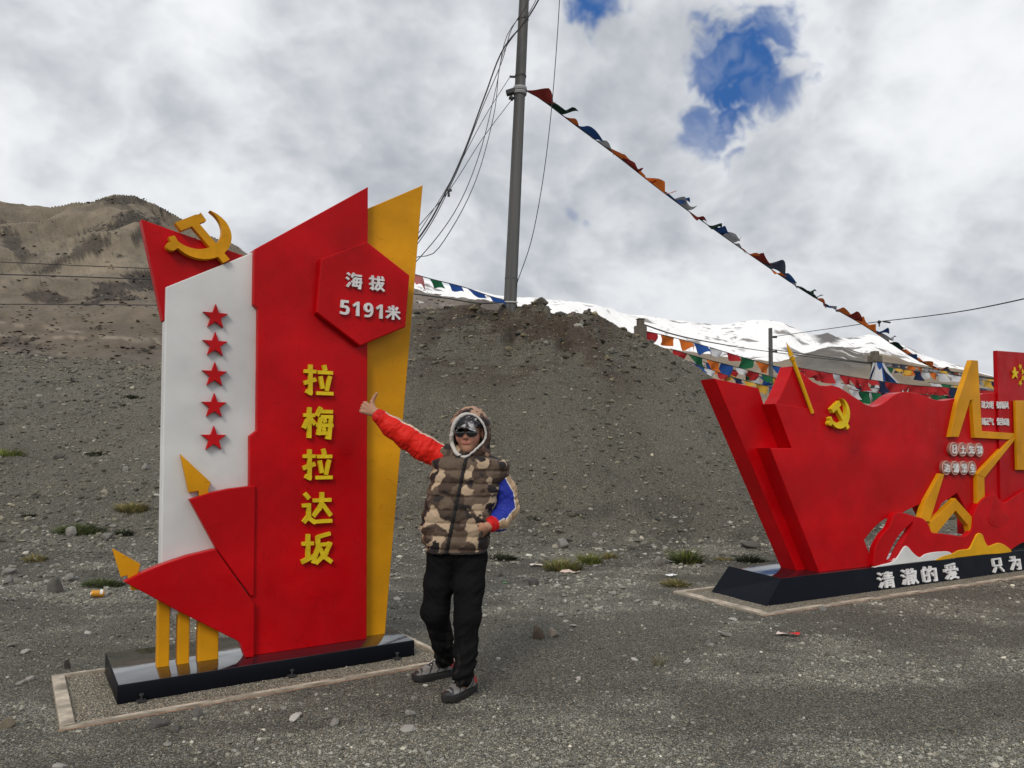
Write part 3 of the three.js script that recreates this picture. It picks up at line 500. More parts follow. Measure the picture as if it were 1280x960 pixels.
// ───────────── the tall altitude sign ─────────────
const TURN1 = PI / 2 - A1;
edging(SIGN1, TURN1, 'pale concrete edging strip framing the gritty bed under the tall altitude sign', -0.29, 2.02, -0.78, 0.28, 0.036);
{
  const t = thing('altitude_sign', 'tall red, white and orange altitude sign on a black plinth beside the person', 'sign', [SIGN1.x, 0, SIGN1.z], TURN1);
  const pb = strip(0, 1.845, 0.0, 0.113, -0.70, 0, 0.006), pp = pb.attributes.position;   // its sheet-metal top falls a little to the front
  for (let i = 0; i < pp.count; i++) if (pp.getY(i) > 0.08) pp.setY(i, pp.getY(i) - 0.034 * pp.getZ(i) - 0.006);
  pb.computeVertexNormals();
  const PL = mesh('plinth', boxUV(toCreased(pb)), M.black, t);
  const tb = strip(0.006, 1.839, 0.1085, 0.1125, -0.694, -0.006, 0.001), tp = tb.attributes.position;
  for (let i = 0; i < tp.count; i++) tp.setY(i, tp.getY(i) - 0.034 * tp.getZ(i) - 0.0035);
  tb.computeVertexNormals();
  mesh('plinth_top', boxUV(toCreased(tb)), M.gloss, PL);
  const W = mesh('white_panel', slab('0.250,0.42 0.250,2.44 0.778,2.735 0.86,2.735 0.86,0.42', -0.235, 0.12), M.white, t);
  [2.279, 2.100, 1.908, 1.710, 1.503].forEach((y, i) => mesh('star', slab(starPoints(0.540, y, 0.080, 0.083), -0.205, 0.03, [], 0.003), M.redLetter, W));
  const F = mesh('flag_panel', slab('0.108,2.850 0.762,2.700 0.30,2.20 0.242,2.24', -0.265, 0.10), M.red, t);
  emblem(0.437, 2.800, 0.385, 0.335, -0.263, 0.055, M.ochre, F);
  mesh('red_panel', slab('0.768,0.114 0.755,1.522 0.800,1.559 0.797,2.352 0.768,2.378 0.768,2.740 1.553,3.302 1.568,0.114', -0.185, 0.16), M.red, t);
  mesh('orange_panel', slab('1.40,0.114 1.40,3.05 1.576,3.165 2.015,3.420 1.732,0.114', -0.245, 0.12), M.ochre, t);
  const hex = mesh('hexagon_plaque', slab('1.193,2.724 1.522,2.890 1.853,2.694 1.824,2.315 1.479,2.152 1.166,2.356', -0.125, 0.058, [], 0.008), M.red, t);
  write('海', 1.425, 2.600, 0.120, 0.112, -0.124, 0.018, M.letterWhite, hex, 12, 70);
  write('拔', 1.592, 2.601, 0.118, 0.112, -0.124, 0.018, M.letterWhite, hex, 12, 70);
  [...'5191'].forEach((d, i) => mesh('digit', boxUV(new TextGeometry(d, { font: bold, size: 0.100, depth: 0.018, curveSegments: 6 }).translate(1.322 + i * 0.0865, 2.357 - i * 0.001, -0.124)), M.letterWhite, hex));
  write('米', 1.718, 2.406, 0.118, 0.108, -0.124, 0.018, M.letterWhite, hex, 13, 70);
  [['拉', 1.904], ['梅', 1.616], ['拉', 1.334], ['达', 1.044], ['坂', 0.772]].forEach(([c, y]) => write(c, 1.199, y, 0.216, 0.222, -0.184, 0.024, M.yellow, t, 12, 130));
  mesh('lower_flag', slab('0.790,0.114 0.74,0.118 0.703,0.220 0.319,0.469 0.040,0.662 0.128,0.704 0.242,0.745 0.388,0.786 0.548,0.815 0.79,0.45', -0.150, 0.082), M.red, t);
  mesh('middle_flag', slab('0.768,0.50 0.560,0.808 0.395,1.128 0.509,1.165 0.627,1.188 0.79,1.203 0.79,0.50', -0.166, 0.066), M.red, t);
  for (const [tip, z, s] of [['-0.022,0.858 0.131,0.752 0.115,0.675 0.150,0.60 0.085,0.60 0.062,0.690 0.028,0.684', -0.195, 0], ['0.343,1.407 0.524,1.228 0.508,1.178 0.545,1.09 0.465,1.09 0.452,1.176 0.394,1.170', -0.195, 0]]) mesh('spear', slab(tip, z, 0.035, [], 0.004), M.ochre, t);
  mesh('post', slab('0.236,0.114 0.236,0.66 0.304,0.66 0.304,0.114', -0.222, 0.075), M.ochre, t);
  mesh('post', slab('0.350,0.114 0.350,0.60 0.418,0.60 0.418,0.114', -0.222, 0.075), M.ochre, t);
  mesh('post', slab('0.468,0.114 0.468,0.55 0.590,0.55 0.590,0.114', -0.222, 0.075), M.ochre, t);
  [0.12, 0.98, 1.70].forEach((s) => { const b = [new THREE.CylinderGeometry(0.006, 0.006, 0.05, 8).translate(s, 0.028, 0.03), new THREE.CylinderGeometry(0.013, 0.013, 0.010, 6).translate(s, 0.046, 0.03), new THREE.BoxGeometry(0.05, 0.006, 0.045).translate(s, 0.012, 0.028)]; mesh('anchor_bolt', mergeGeometries(b.map((g) => (g.index ? g.toNonIndexed() : g))), M.steel, t); });
}

// ───────────── the long red sign ─────────────
const TURN2 = PI / 2 - A2;
edging(SIGN2, TURN2, 'pale concrete edging strip framing the bed under the long red sign', -0.33, 8.6, -0.90, 0.28, 0.05);
{
  const t = thing('long_sign', 'long red sign with wavy flag, yellow star and emblem on a dark plinth', 'sign', [SIGN2.x, 0, SIGN2.z], TURN2);
  const c = [[0, 0, 0], [8.3, 0, 0], [8.3, 0, -0.76], [0.05, 0, -0.76], [0.238, 0.222, -0.04], [8.1, 0.222, -0.04], [8.1, 0.245, -0.72], [0.245, 0.245, -0.72]].map((p) => new THREE.Vector3(...p));
  const quad = (a, b, d, e) => [c[a], c[b], c[d], c[a], c[d], c[e]], pg = new THREE.BufferGeometry().setFromPoints([...quad(0, 1, 5, 4), ...quad(1, 2, 6, 5), ...quad(2, 3, 7, 6), ...quad(3, 0, 4, 7), ...quad(4, 5, 6, 7)]);
  pg.computeVertexNormals(); boxUV(pg);
  const P = mesh('plinth', pg, M.navy, t);
  const tg = strip(0.250, 8.09, 0.2235, 0.2255, -0.715, -0.045, 0.0008), tq = tg.attributes.position;
  for (let i = 0; i < tq.count; i++) tq.setY(i, tq.getY(i) - 0.034 * (tq.getZ(i) + 0.04));
  tg.computeVertexNormals();
  mesh('plinth_top', boxUV(toCreased(tg)), M.gloss, P);
  [['清', 1.704], ['澈', 2.085], ['的', 2.425], ['爱', 2.807], ['只', 3.690], ['为', 4.055]].forEach(([ch, s]) => { const g = write(ch, 0, 0, 0.250, 0.168, 0, 0.022, M.letterWhite, P, 12, 84); g.position.set(s, 0.098, -0.0175); g.rotation.x = -0.178; });
  mesh('stepped_slab', slab('-0.340,2.090 0.222,2.022 0.30,1.84 0.60,1.84 1.10,0.228 0.712,0.228', -0.27, 0.20), M.red, t);
  mesh('front_slab', slab('0.255,1.862 0.471,1.442 0.183,1.442 0.832,0.228 1.655,0.228 0.812,1.820', -0.10, 0.17), M.red, t);
  mesh('flag_panel', slab('0.281,1.858 0.345,1.93 0.401,2.018 0.470,2.13 0.526,2.236 0.653,2.177 0.800,2.097 0.907,2.064 1.000,2.062 1.084,2.072 1.190,2.055 1.299,2.015 1.400,1.972 1.494,1.935 1.570,1.899 1.644,1.880 1.715,1.872 1.785,1.880 1.865,1.906 1.943,1.942 2.025,1.988 2.105,2.022 2.190,2.042 2.269,2.047 2.370,2.045 2.477,2.035 2.640,2.000 2.789,1.974 2.935,1.972 3.161,2.005 3.423,2.020 3.711,2.080 3.950,2.095 3.950,0.45 3.385,0.45 3.385,0.640 3.137,0.935 2.860,0.83 2.671,0.640 2.507,0.842 2.330,0.800 2.150,0.752 2.013,0.724 1.880,0.700 1.802,0.675 1.700,0.620 1.610,0.56 1.532,0.50 1.20,0.45 0.95,0.45', -0.118, 0.16), M.red, t);
  emblem(1.130, 1.790, 0.315, 0.320, -0.119, 0.045, M.yellow, t);
  const sp = mesh('spear', mergeGeometries([new THREE.CylinderGeometry(0.019, 0.019, 0.60, 10).translate(0, 0.26, 0).toNonIndexed(), new THREE.CylinderGeometry(0.026, 0.026, 0.03, 10).translate(0, 0.545, 0).toNonIndexed(), new THREE.ConeGeometry(0.032, 0.15, 8).scale(1, 1, 0.6).translate(0, 0.65, 0).toNonIndexed()]), M.goldYellow, t);
  sp.position.set(0.738, 1.82, -0.092); sp.rotation.z = 0.475; sp.scale.setScalar(1);
  // the open star of square yellow tube
  const bar = (pts, z = -0.02, th = 0.06) => mesh('star_bar', slab(pts, z, th, [], 0.005), M.ochre, t);
  bar('3.403,2.449 3.526,2.449 3.446,2.001 3.354,1.983 3.119,1.565 2.958,1.564 3.104,1.946', -0.072);
  bar('3.527,2.447 3.575,1.637 3.429,1.558 3.395,1.999 3.448,2.003', -0.075);
  bar('3.574,1.636 4.350,1.613 4.141,1.540 3.429,1.559', -0.077);
  bar('4.350,1.611 4.141,1.538 3.458,1.141 3.605,1.096', -0.074);
  bar('3.459,1.139 3.604,1.097 3.602,0.65 3.446,0.65', -0.076);
  bar('2.767,1.161 2.843,1.151 2.563,0.640 2.383,0.66 2.488,0.870', -0.075);
  bar('3.035,0.881 2.563,0.642 2.559,0.470 2.640,0.470 2.707,0.527 3.033,0.745', -0.072);
  bar('3.036,0.880 3.335,0.663 3.34,0.45 3.30,0.45 3.264,0.565 3.034,0.743', -0.074);
  const P2 = mesh('flag_pillar', slab('3.954,0.45 3.954,2.594 4.60,2.606 5.30,2.62 5.30,0.45', -0.095, 0.05), M.redDark, t);
  mesh('star', slab(starPoints(4.301, 2.337, 0.082, 0.078), -0.080, 0.014, [], 0), M.yellow, P2);
  [[4.425, 2.424, 0.5], [4.480, 2.364, 0.2], [4.475, 2.286, -0.2], [4.420, 2.225, -0.5]].forEach(([x, y, a]) => mesh('small_star', slab(starPoints(x, y, 0.038, 0.036, a), -0.084, 0.010, [], 0), M.yellow, P2));
  mesh('yellow_bar', slab('4.250,1.180 4.250,2.008 4.66,2.02 4.66,1.165', -0.055, 0.035), M.ochre, t);
  [['讲文明', 3.640, 1.947], ['树新风', 3.916, 1.949], ['扬正气', 3.640, 1.751], ['促和谐', 3.916, 1.752]].forEach(([w, s, y]) => [...w].forEach((ch, i) => write(ch, s + i * 0.082 + 0.03 + (s > 3.8 ? 0.0 : 0), y, 0.078, 0.088, s + i * 0.082 > 3.90 ? -0.094 : -0.117, 0.012, M.letterWhite, s > 3.8 ? P2 : t, 12, 56)));
  const discRim = paint(0.62, 0.42, 0.38, 0.4);
  [['日土先锋', 3.039, 1.427], ['边疆堡垒', 2.892, 1.221]].forEach(([w, s, y]) => [...w].forEach((ch, i) => {
    const m = mesh('disc', boxUV(new THREE.CylinderGeometry(0.079, 0.079, 0.035, 32).rotateX(PI / 2).translate(s + i * 0.161, y - i * 0.003, -0.1)), paint(0.42, 0.17, 0.14, 0.5), t);
    mesh('disc_rim', new THREE.TorusGeometry(0.075, 0.005, 8, 32).translate(s + i * 0.161, y - i * 0.003, -0.083), discRim, m);
    write(ch, s + i * 0.161, y - i * 0.003, 0.098, 0.098, -0.0824, 0.012, M.letterWhite, m, 12, 56);
  }));
  const smoothLoop = (text, n = 90) => new THREE.CatmullRomCurve3(outline(text).map((p) => new THREE.Vector3(p.x, p.y, 0)), true, 'centripetal').getPoints(n).slice(0, n).map((p) => new THREE.Vector2(p.x, p.y));
  mesh('red_wave', slab(smoothLoop('1.66,0.2290 1.591,0.240 1.600,0.330 1.621,0.422 1.736,0.548 1.845,0.620 1.887,0.675 1.932,0.749 2.000,0.765 2.083,0.761 2.280,0.714 2.400,0.690 2.458,0.662 2.528,0.589 2.560,0.535 2.729,0.510 2.966,0.477 3.120,0.452 3.200,0.460 3.301,0.521 3.353,0.695 3.449,0.809 3.606,0.887 3.748,0.910 3.840,0.850 3.950,0.80 4.15,0.86 4.45,0.95 4.75,0.93 4.85,0.60 4.55,0.36 4.257,0.300 4.0,0.2290 3.5,0.2285 3.0,0.2290 2.55,0.2285 2.15,0.2290 1.99,0.25 1.93,0.2290', 170), -0.056, 0.065, [smoothLoop('1.790,0.290 1.826,0.350 1.924,0.470 2.000,0.535 2.078,0.584 2.180,0.640 2.245,0.668 2.230,0.615 2.186,0.551 2.110,0.480 2.051,0.422 1.985,0.350 1.930,0.285 1.860,0.265', 60)]), M.red, t);
  mesh('wave_crest', slab(smoothLoop('3.62,0.60 3.70,0.82 3.748,0.895 3.80,0.84 3.86,0.76 3.95,0.68 4.05,0.62 3.85,0.52', 40), -0.052, 0.012, [], 0.003), M.redDark, t);
  mesh('white_mountain', slab(smoothLoop('1.58,0.2285 1.70,0.245 1.891,0.268 1.970,0.315 2.061,0.396 2.100,0.412 2.140,0.400 2.220,0.335 2.341,0.276 2.410,0.300 2.494,0.312 2.600,0.316 2.717,0.314 2.860,0.300 2.98,0.2285 2.5,0.2284 2.0,0.2284', 80), -0.046, 0.035), M.white, t);
  mesh('yellow_mountain', slab(smoothLoop('2.60,0.2286 2.720,0.262 2.915,0.281 3.020,0.306 3.120,0.310 3.230,0.318 3.310,0.400 3.374,0.463 3.429,0.476 3.483,0.452 3.530,0.370 3.587,0.322 3.690,0.330 3.788,0.343 3.903,0.318 4.06,0.2286 3.5,0.2285 3.0,0.2285', 80), -0.0405, 0.04), M.goldYellow, t);
  mesh('black_wave', slab(smoothLoop('4.10,0.229 4.257,0.310 4.412,0.330 4.62,0.28 4.84,0.229', 30), -0.15, 0.16), M.navy, t);
}

// ───────────── utility pole, wires, far posts ─────────────
const tube = (pts, r, seg = 40, rad = 6) => new THREE.TubeGeometry(new THREE.CatmullRomCurve3(pts, false, 'centripetal'), seg, r, rad, false);
const sagging = (a, b, sag, n = 12) => [...Array(n + 1).keys()].map((i) => { const t = i / n; return a.clone().lerp(b, t).add(new THREE.Vector3(0, -4 * sag * t * (1 - t), 0)); });
const POLE = hit(637, 384, 30); POLE.z = -20.2; POLE.x = (637 - 640) / FOCAL * 20.2; POLE.y = lay(POLE.x, POLE.z) - 0.25;
const poleAt = (y) => new THREE.Vector3(POLE.x + (y - POLE.y) * 0.0455, y, POLE.z);
const poleY = (py) => EYE + 20.2 * (HORIZON - py) / FOCAL;
{
  const t = thing('utility_pole', 'tall round grey concrete utility pole leaning on top of the gravel bank', 'utility pole', POLE.toArray());
  t.rotation.z = -0.0455;
  const H = 13.2;
  mesh('shaft', new THREE.CylinderGeometry(0.112, 0.175, H, 28).translate(0, H / 2, 0), M.pole, t);
  const hAt = (py) => poleY(py) - POLE.y, rAt = (h) => lerp(0.175, 0.112, h / H);
  const bandAt = (py, tall, mat, extra = 0.012) => mesh('clamp_band', new THREE.CylinderGeometry(rAt(hAt(py)) + extra, rAt(hAt(py)) + extra, tall, 24).translate(0, hAt(py), 0), mat, t);
  bandAt(13, 0.05, M.steel); bandAt(87, 0.05, M.steel); bandAt(347, 0.03, M.pole, 0.006);
  const cloth = [];
  for (let k = 0; k < 5; k++) { const g = new THREE.TorusGeometry(rAt(hAt(106)) + 0.012, 0.028 + 0.008 * (k % 2), 8, 26).rotateX(PI / 2 + 0.10 * sin(k * 2.1)).translate(0, hAt(106) - 0.09 + 0.045 * k, 0); cloth.push(g); }
  mesh('rag_wrap', mergeGeometries(cloth), new THREE.MeshStandardMaterial({ color: rgb(0.32, 0.33, 0.35), roughness: 1 }), t);
  const box = mesh('bracket', boxUV(new RoundedBoxGeometry(0.24, 0.13, 0.16, 2, 0.02).rotateZ(0.35).translate(-0.25, hAt(109), 0.05)), M.steel, t);
  mesh('insulator', new THREE.LatheGeometry([[0.0, 0], [0.05, 0], [0.075, 0.03], [0.045, 0.05], [0.08, 0.09], [0.04, 0.12], [0, 0.13]].map((p) => new THREE.Vector2(...p)), 14).rotateZ(0.9).translate(-0.17, hAt(119), 0.08), M.steel, box);
  mesh('bracket_arm', boxUV(new RoundedBoxGeometry(0.20, 0.05, 0.05, 2, 0.01).translate(-0.2, hAt(87) - 0.02, 0)), M.steel, t);
  mesh('foot_band', new THREE.TorusGeometry(0.185, 0.022, 8, 24).rotateX(PI / 2 + 0.15).translate(0, 0.33, 0), new THREE.MeshStandardMaterial({ color: rgb(0.5, 0.5, 0.5), roughness: 1 }), t);
}
function wire(label, pts, r, group = 'overhead wires from the utility pole') { const m = mesh('overhead_wire', tube(pts, r, 48, 6), M.wire); return info(m, label, 'wire', group); }
{
  const P = (x, y, z) => at(x, y, z);
  wire('thickest black cable of the bundle sweeping down left from the pole', [P(705, -60, 19.4), P(660, 22, 19.6), P(631, 58, 19.5), P(606, 120, 18.8), P(580, 190, 18), P(552, 250, 17), P(523, 298, 16), P(400, 430, 13.6), P(318, 470, 12.6)], 0.020);
  wire('thin wire tied to the upper pole band and joining the cable bundle', [poleAt(poleY(12)).add(new THREE.Vector3(-0.13, 0, 0.06)), P(638, 40, 19.6), P(628, 75, 19.2), P(604, 132, 18.6), P(566, 226, 17.4), P(524, 302, 16), P(400, 440, 13.6)], 0.011);
  wire('slack wire of the bundle hanging furthest from the pole', [P(690, -60, 19.6), P(655, 12, 19.7), P(634, 44, 19.6), P(620, 110, 19), P(600, 190, 18.2), P(570, 262, 17), P(522, 325, 15.8), P(420, 420, 13.8)], 0.010);
  wire('slack wire looping low from the bundle behind the orange panel', [P(700, -60, 19.5), P(657, 24, 19.5), P(629, 66, 19.4), P(618, 140, 19), P(596, 222, 18.2), P(562, 290, 16.8), P(540, 318, 16.2), P(520, 322, 15.7), P(420, 400, 13.8)], 0.010);
  wire('pale straight wire from the lower pole band to behind the orange panel', [poleAt(poleY(88)).add(new THREE.Vector3(-0.28, 0, 0.02)), P(606, 146, 18.8), P(560, 232, 17), P(524, 290, 15.6), P(470, 372, 14)], 0.009);
  wire('lowest straight wire from the insulator with a dark clip on it', [poleAt(poleY(121)).add(new THREE.Vector3(-0.24, 0, 0.06)), P(604, 172, 18.8), P(562, 237, 17), P(524, 282, 15.6), P(470, 350, 14)], 0.009);
  info(mesh('wire_clip', mergeGeometries([new THREE.BoxGeometry(0.10, 0.05, 0.05).rotateZ(0.2), new THREE.CylinderGeometry(0.022, 0.03, 0.10, 8).translate(-0.02, -0.09, 0)].map((g) => g.toNonIndexed())).translate(...P(562, 238, 17).toArray()), M.steel), 'small dark clip clamped on a wire left of the pole', 'clip');
  wire('single guy wire curving from the sky down to the pole foot', [P(702, -50, 19.8), P(697, 40, 19.8), P(688, 150, 19.8), P(677, 235, 19.9), P(663, 305, 20), P(645, 358, 20.1), P(641, 376, 20.15)], 0.012);
  wire('highest dark cable across the tan hill behind the sign', [P(-120, 323, 60), P(0, 327.5, 60), P(100, 332, 60), P(200, 336, 60), P(330, 340, 60)], 0.036, 'cables across the tan hillside');
  wire('thickest dark cable across the tan hill, second from the top', [P(-120, 341, 52), P(0, 343, 52), P(100, 346, 52), P(200, 349.5, 52), P(330, 353, 52)], 0.042, 'cables across the tan hillside');
  wire('lowest dark cable across the tan hill behind the sign', [P(-120, 380.5, 44), P(0, 380.3, 44), P(100, 380.5, 44), P(200, 381.5, 44), P(330, 383, 44)], 0.028, 'cables across the tan hillside');
  wire('black line running level behind the flags right of the orange panel', [P(505, 366, 21.6), P(530, 369, 21.4), P(560, 373, 21.1), P(600, 379, 20.8), P(640, 377, 20.6)], 0.018, 'low cables on the bank');
  wire('black cable rising from the far pole towards the sky', [P(966, 421, 60), P(1000, 416, 55), P(1050, 409, 48), P(1095, 402.5, 42), P(1160, 395, 36), P(1220, 386, 30), P(1300, 369, 25), P(1400, 345, 21)], 0.024, 'cables from the far pole');
  info(mesh('cable_joint', mergeGeometries([new THREE.SphereGeometry(0.10, 10, 8), new THREE.CylinderGeometry(0.05, 0.03, 0.2, 8).translate(0, -0.16, 0), new THREE.CapsuleGeometry(0.05, 0.35, 4, 8).rotateZ(PI / 2 - 0.15).translate(0.42, 0.0, 0)].map((g) => g.index ? g.toNonIndexed() : g)).translate(...P(1099, 402.5, 42).toArray()), M.steel), 'dark joint hanging on the cable above the snowy hills', 'cable joint');
  wire('doubled black cable sagging over the prayer flags to the far post', [P(800, 404, 22), P(842, 418, 26), P(900, 430, 34), P(965, 440, 50), P(1020, 447, 46), P(1090, 455, 40), P(1150, 463, 38), P(1260, 476, 36)], 0.024, 'cables over the prayer flags');
  wire('thin upper cable over the prayer flags beside the far pole', [P(960, 436, 50), P(1010, 443, 46), P(1088, 453.5, 40), P(1150, 459, 38), P(1250, 474, 36)], 0.026, 'cables over the prayer flags');
  const F = thing('utility_pole', 'short thin dark pole standing far off before the snowy mountain', 'utility pole', [at(964, 492, 60).x, at(964, 492, 60).y, -60]);
  mesh('shaft', new THREE.CylinderGeometry(0.15, 0.19, 5.2, 14).translate(0, 2.6, 0), M.pole, F);
  mesh('insulator', new THREE.CylinderGeometry(0.08, 0.1, 0.4, 8).rotateZ(PI / 2).translate(0.3, 3.35, 0), M.steel, F);
  mesh('insulator', new THREE.CylinderGeometry(0.08, 0.1, 0.4, 8).rotateZ(PI / 2).translate(0.3, 4.5, 0), M.steel, F);
}
{
  const p = at(800.5, 416, 21.4), t = thing('stone_post', 'short square stone post with a narrower top block on the bank', 'stone post', [p.x, p.y - 0.2, p.z], 0.5);
  mesh('lower_block', boxUV(new RoundedBoxGeometry(0.27, 0.4, 0.27, 2, 0.02).translate(0, 0.2, 0)), M.stone, t);
  mesh('top_block', boxUV(new RoundedBoxGeometry(0.17, 0.17, 0.17, 2, 0.02).translate(0.005, 0.487, 0)), M.stone, t);
  mesh('cap_slab', boxUV(new RoundedBoxGeometry(0.19, 0.03, 0.19, 2, 0.01).translate(0.005, 0.589, 0)), M.stone, t);
}
const flagTone = { red: [0.42, 0.03, 0.035], green: [0.02, 0.13, 0.06], orange: [0.62, 0.16, 0.03], blue: [0.025, 0.09, 0.33], white: [0.62, 0.64, 0.68], yellow: [0.62, 0.38, 0.06], navy: [0.02, 0.03, 0.075], pink: [0.55, 0.18, 0.18], maroon: [0.16, 0.025, 0.02], pine: [0.012, 0.028, 0.02], rust: [0.40, 0.10, 0.025], dusk: [0.02, 0.055, 0.16], grey: [0.26, 0.27, 0.29], slate: [0.05, 0.06, 0.085] };  // from maroon on: darkened copies, the shade of backlit cloth put into the colour
const cloth = Object.fromEntries(Object.entries(flagTone).map(([k, c]) => [k, new THREE.MeshPhysicalMaterial({ color: rgb(...c), roughness: 1, transmission: 0.35, thickness: 0, specularIntensity: 0.1, bumpMap: scaled(weave, 8), bumpScale: 0.002, side: THREE.DoubleSide })]));
const cordStuff = new THREE.MeshStandardMaterial({ color: rgb(0.06, 0.055, 0.05), roughness: 1 });
// a cloth hung by its upper edge from a to b, streaming along fall
function hung(a, b, fall, r, taper = 0.15, wave = 0.25) {
  const U = 7, V = 6, p = [], idx = [], n = new THREE.Vector3().crossVectors(b.clone().sub(a), fall).normalize(), L = fall.length(), ph = r() * 6.28, ph2 = r() * 6.28, lean = (r() - 0.5) * 0.8;
  for (let j = 0; j <= V; j++) for (let i = 0; i <= U; i++) { const u = i / U, v = j / V, e = 0.5 + (u - 0.5) * (1 - taper * v); const q = a.clone().lerp(b, e).addScaledVector(fall, v * (1 + 0.10 * sin(u * 5 + ph2))).addScaledVector(n, L * wave * v * (sin(u * 4.5 + ph + v * 2.2) + lean)); p.push(q.x, q.y, q.z); }
  for (let j = 0; j < V; j++) for (let i = 0; i < U; i++) { const k = j * (U + 1) + i; idx.push(k, k + 1, k + U + 1, k + 1, k + U + 2, k + U + 1); }
  const g = new THREE.BufferGeometry(); g.setAttribute('position', new THREE.Float32BufferAttribute(p, 3)); g.setIndex(idx);
  g.setAttribute('uv', new THREE.Float32BufferAttribute(p.flatMap((_, k) => (k % 3 === 0 ? [p[k], p[k + 1]] : [])), 2)); g.computeVertexNormals(); return g;
}
function flags(label, stops, n, colours, fall, seed, { gap = 0.12, sag = 0, taper = 0.15, wave = 0.25, cord = 0.012, grow = 0.3, skip = 0 } = {}) {
  const t = thing('prayer_flag_string', label, 'prayer flags', [0, 0, 0], 0, 'strings of coloured prayer flags'), r = rng(seed), c = new THREE.CatmullRomCurve3(stops, false, 'centripetal');
  mesh('cord', tube(stops, cord, 60, 5), cordStuff, t);
  for (let i = skip; i < n; i++) {
    const s0 = (i + gap * (0.5 + r())) / n, s1 = (i + 1 - gap * r()) / n, a = c.getPointAt(clamp(s0)), b = c.getPointAt(clamp(s1)), f = (typeof fall === 'function' ? fall(i / n, r) : fall.clone()).multiplyScalar(1 - grow / 2 + grow * r());
    mesh('flag', hung(a, b, f, r, taper * (0.6 + 0.8 * r()), wave), cloth[colours[floor(i + (r() < 0.12 ? 1 : 0)) % colours.length]], t);
  }
  return t;
}
const V3 = (x, y, z) => new THREE.Vector3(x, y, z);
const five = ['red', 'green', 'orange', 'blue', 'white'];
{
  const stops = [[655, 112, 20.1], [672, 121, 20.4], [720, 157, 21.4], [770, 194, 22.6], [830, 241, 24.2], [890, 285, 26], [940, 320, 27.8], [1010, 367, 30.6], [1080, 407, 33.6], [1150, 452, 36.6], [1192, 470, 38]].map((p) => at(...p));
  flags('longest prayer flag string, flying from the pole across the cloudy sky', stops, 42, ['maroon', 'pine', 'rust', 'dusk', 'grey', 'rust', 'maroon', 'slate', 'orange', 'dusk', 'grey'], (s, r) => V3(0.26 + 0.38 * r(), -0.06 + 0.22 * (r() - 0.5), -0.05 + 0.4 * (r() - 0.5)), 41, { gap: -0.25, taper: 0.35, wave: 0.34, skip: 0, cord: 0.016 });
  flags('short prayer flag string between the orange panel and the pole foot', [at(508, 340, 17), at(540, 349, 18), at(580, 359, 19), at(612, 370, 19.7), at(634, 376, 20.1)], 5, ['pink', 'green', 'pink', 'blue', 'blue'], (s) => V3(0.10, -lerp(0.25, 0.12, s), 0.03), 42, { gap: 0.2, taper: 0.15, wave: 0.15 });
  const hang = (k = 1) => (s, r) => V3(0.26 * (r() - 0.25), -0.20 * k - 0.16 * k * r(), 0.3 * (r() - 0.5));
  flags('prayer flag string sloping from the stone post beside the snowy mountain', [at(797, 412, 21.4), at(830, 419, 22), at(880, 432, 23.2), at(930, 447, 24.5), at(975, 459, 25.5), at(1020, 466, 26.5)], 11, five, hang(1.0), 43, { gap: 0.1, wave: 0.38, taper: 0.3 });
  flags('second prayer flag string lower on the slope behind the stepped slab', [at(838, 436, 21.6), at(872, 446, 22.2), at(910, 456, 23), at(950, 467, 24), at(990, 478, 25), at(1030, 486, 26)], 11, five, hang(1.0), 44, { gap: 0.1, wave: 0.38, taper: 0.3 });
  flags('lowest prayer flag string skimming the ground behind the stepped slab', [at(862, 452, 21.4), at(888, 462, 22), at(925, 474, 22.8), at(965, 484, 23.6), at(1010, 492, 24.4)], 9, ['blue', 'white', 'red', 'navy', 'blue', 'yellow'], hang(0.9), 45, { gap: 0.1, wave: 0.38, taper: 0.3 });
  flags('dense string of mostly red flags just above the wavy sign top', [at(990, 458, 26), at(1041, 467, 26.6), at(1078, 473, 27.2), at(1137, 481, 28.2), at(1195, 485, 29.2), at(1262, 490, 30.4)], 26, ['red', 'red', 'red', 'red', 'white', 'red', 'red', 'red', 'red', 'navy'], hang(1.15), 46, { gap: -0.2, wave: 0.32 });
  flags('string of multicoloured flags hanging under the red flags behind the sign', [at(1060, 486, 27), at(1092, 491, 27.4), at(1130, 492, 28), at(1170, 494, 28.6), at(1230, 499, 29.6)], 14, ['white', 'red', 'green', 'navy', 'red', 'white', 'blue'], hang(1.25), 47, { gap: 0.05, wave: 0.35 });
  flags('bright prayer flag string right of the far cloth-draped post', [at(1094, 457, 30), at(1125, 461, 30.6), at(1155, 465, 31.2), at(1180, 467, 31.8), at(1215, 473, 32.4), at(1262, 481, 33)], 15, ['white', 'green', 'yellow', 'yellow', 'navy', 'white', 'orange', 'blue', 'white'], hang(1.1), 48, { gap: 0.08, wave: 0.4 });
  flags('short green and yellow flag string beside the yellow star tip', [at(1160, 478, 29.6), at(1195, 482, 30), at(1230, 486, 30.4), at(1262, 490, 30.8)], 7, ['white', 'green', 'yellow', 'orange', 'blue', 'white'], hang(1.0), 49, { gap: 0.1, wave: 0.3 });
  flags('tangled string of white and dark flags sagging low behind the wavy sign top', [at(1045, 478, 27.5), at(1085, 484, 28), at(1120, 487, 28.6), at(1160, 488, 29.2), at(1200, 490, 29.8)], 15, ['white', 'white', 'navy', 'green', 'white', 'red', 'dusk'], hang(1.5), 50, { gap: -0.1, wave: 0.5, taper: 0.4 });
  flags('faded flag string climbing from the far cloth-draped post to the dark hill', [at(1096, 452, 30), at(1130, 456, 33), at(1170, 462, 36), at(1210, 468, 39), at(1250, 474, 42)], 16, ['rust', 'grey', 'yellow', 'slate', 'white', 'orange'], hang(1.1), 51, { gap: 0.1, wave: 0.5, taper: 0.4 });
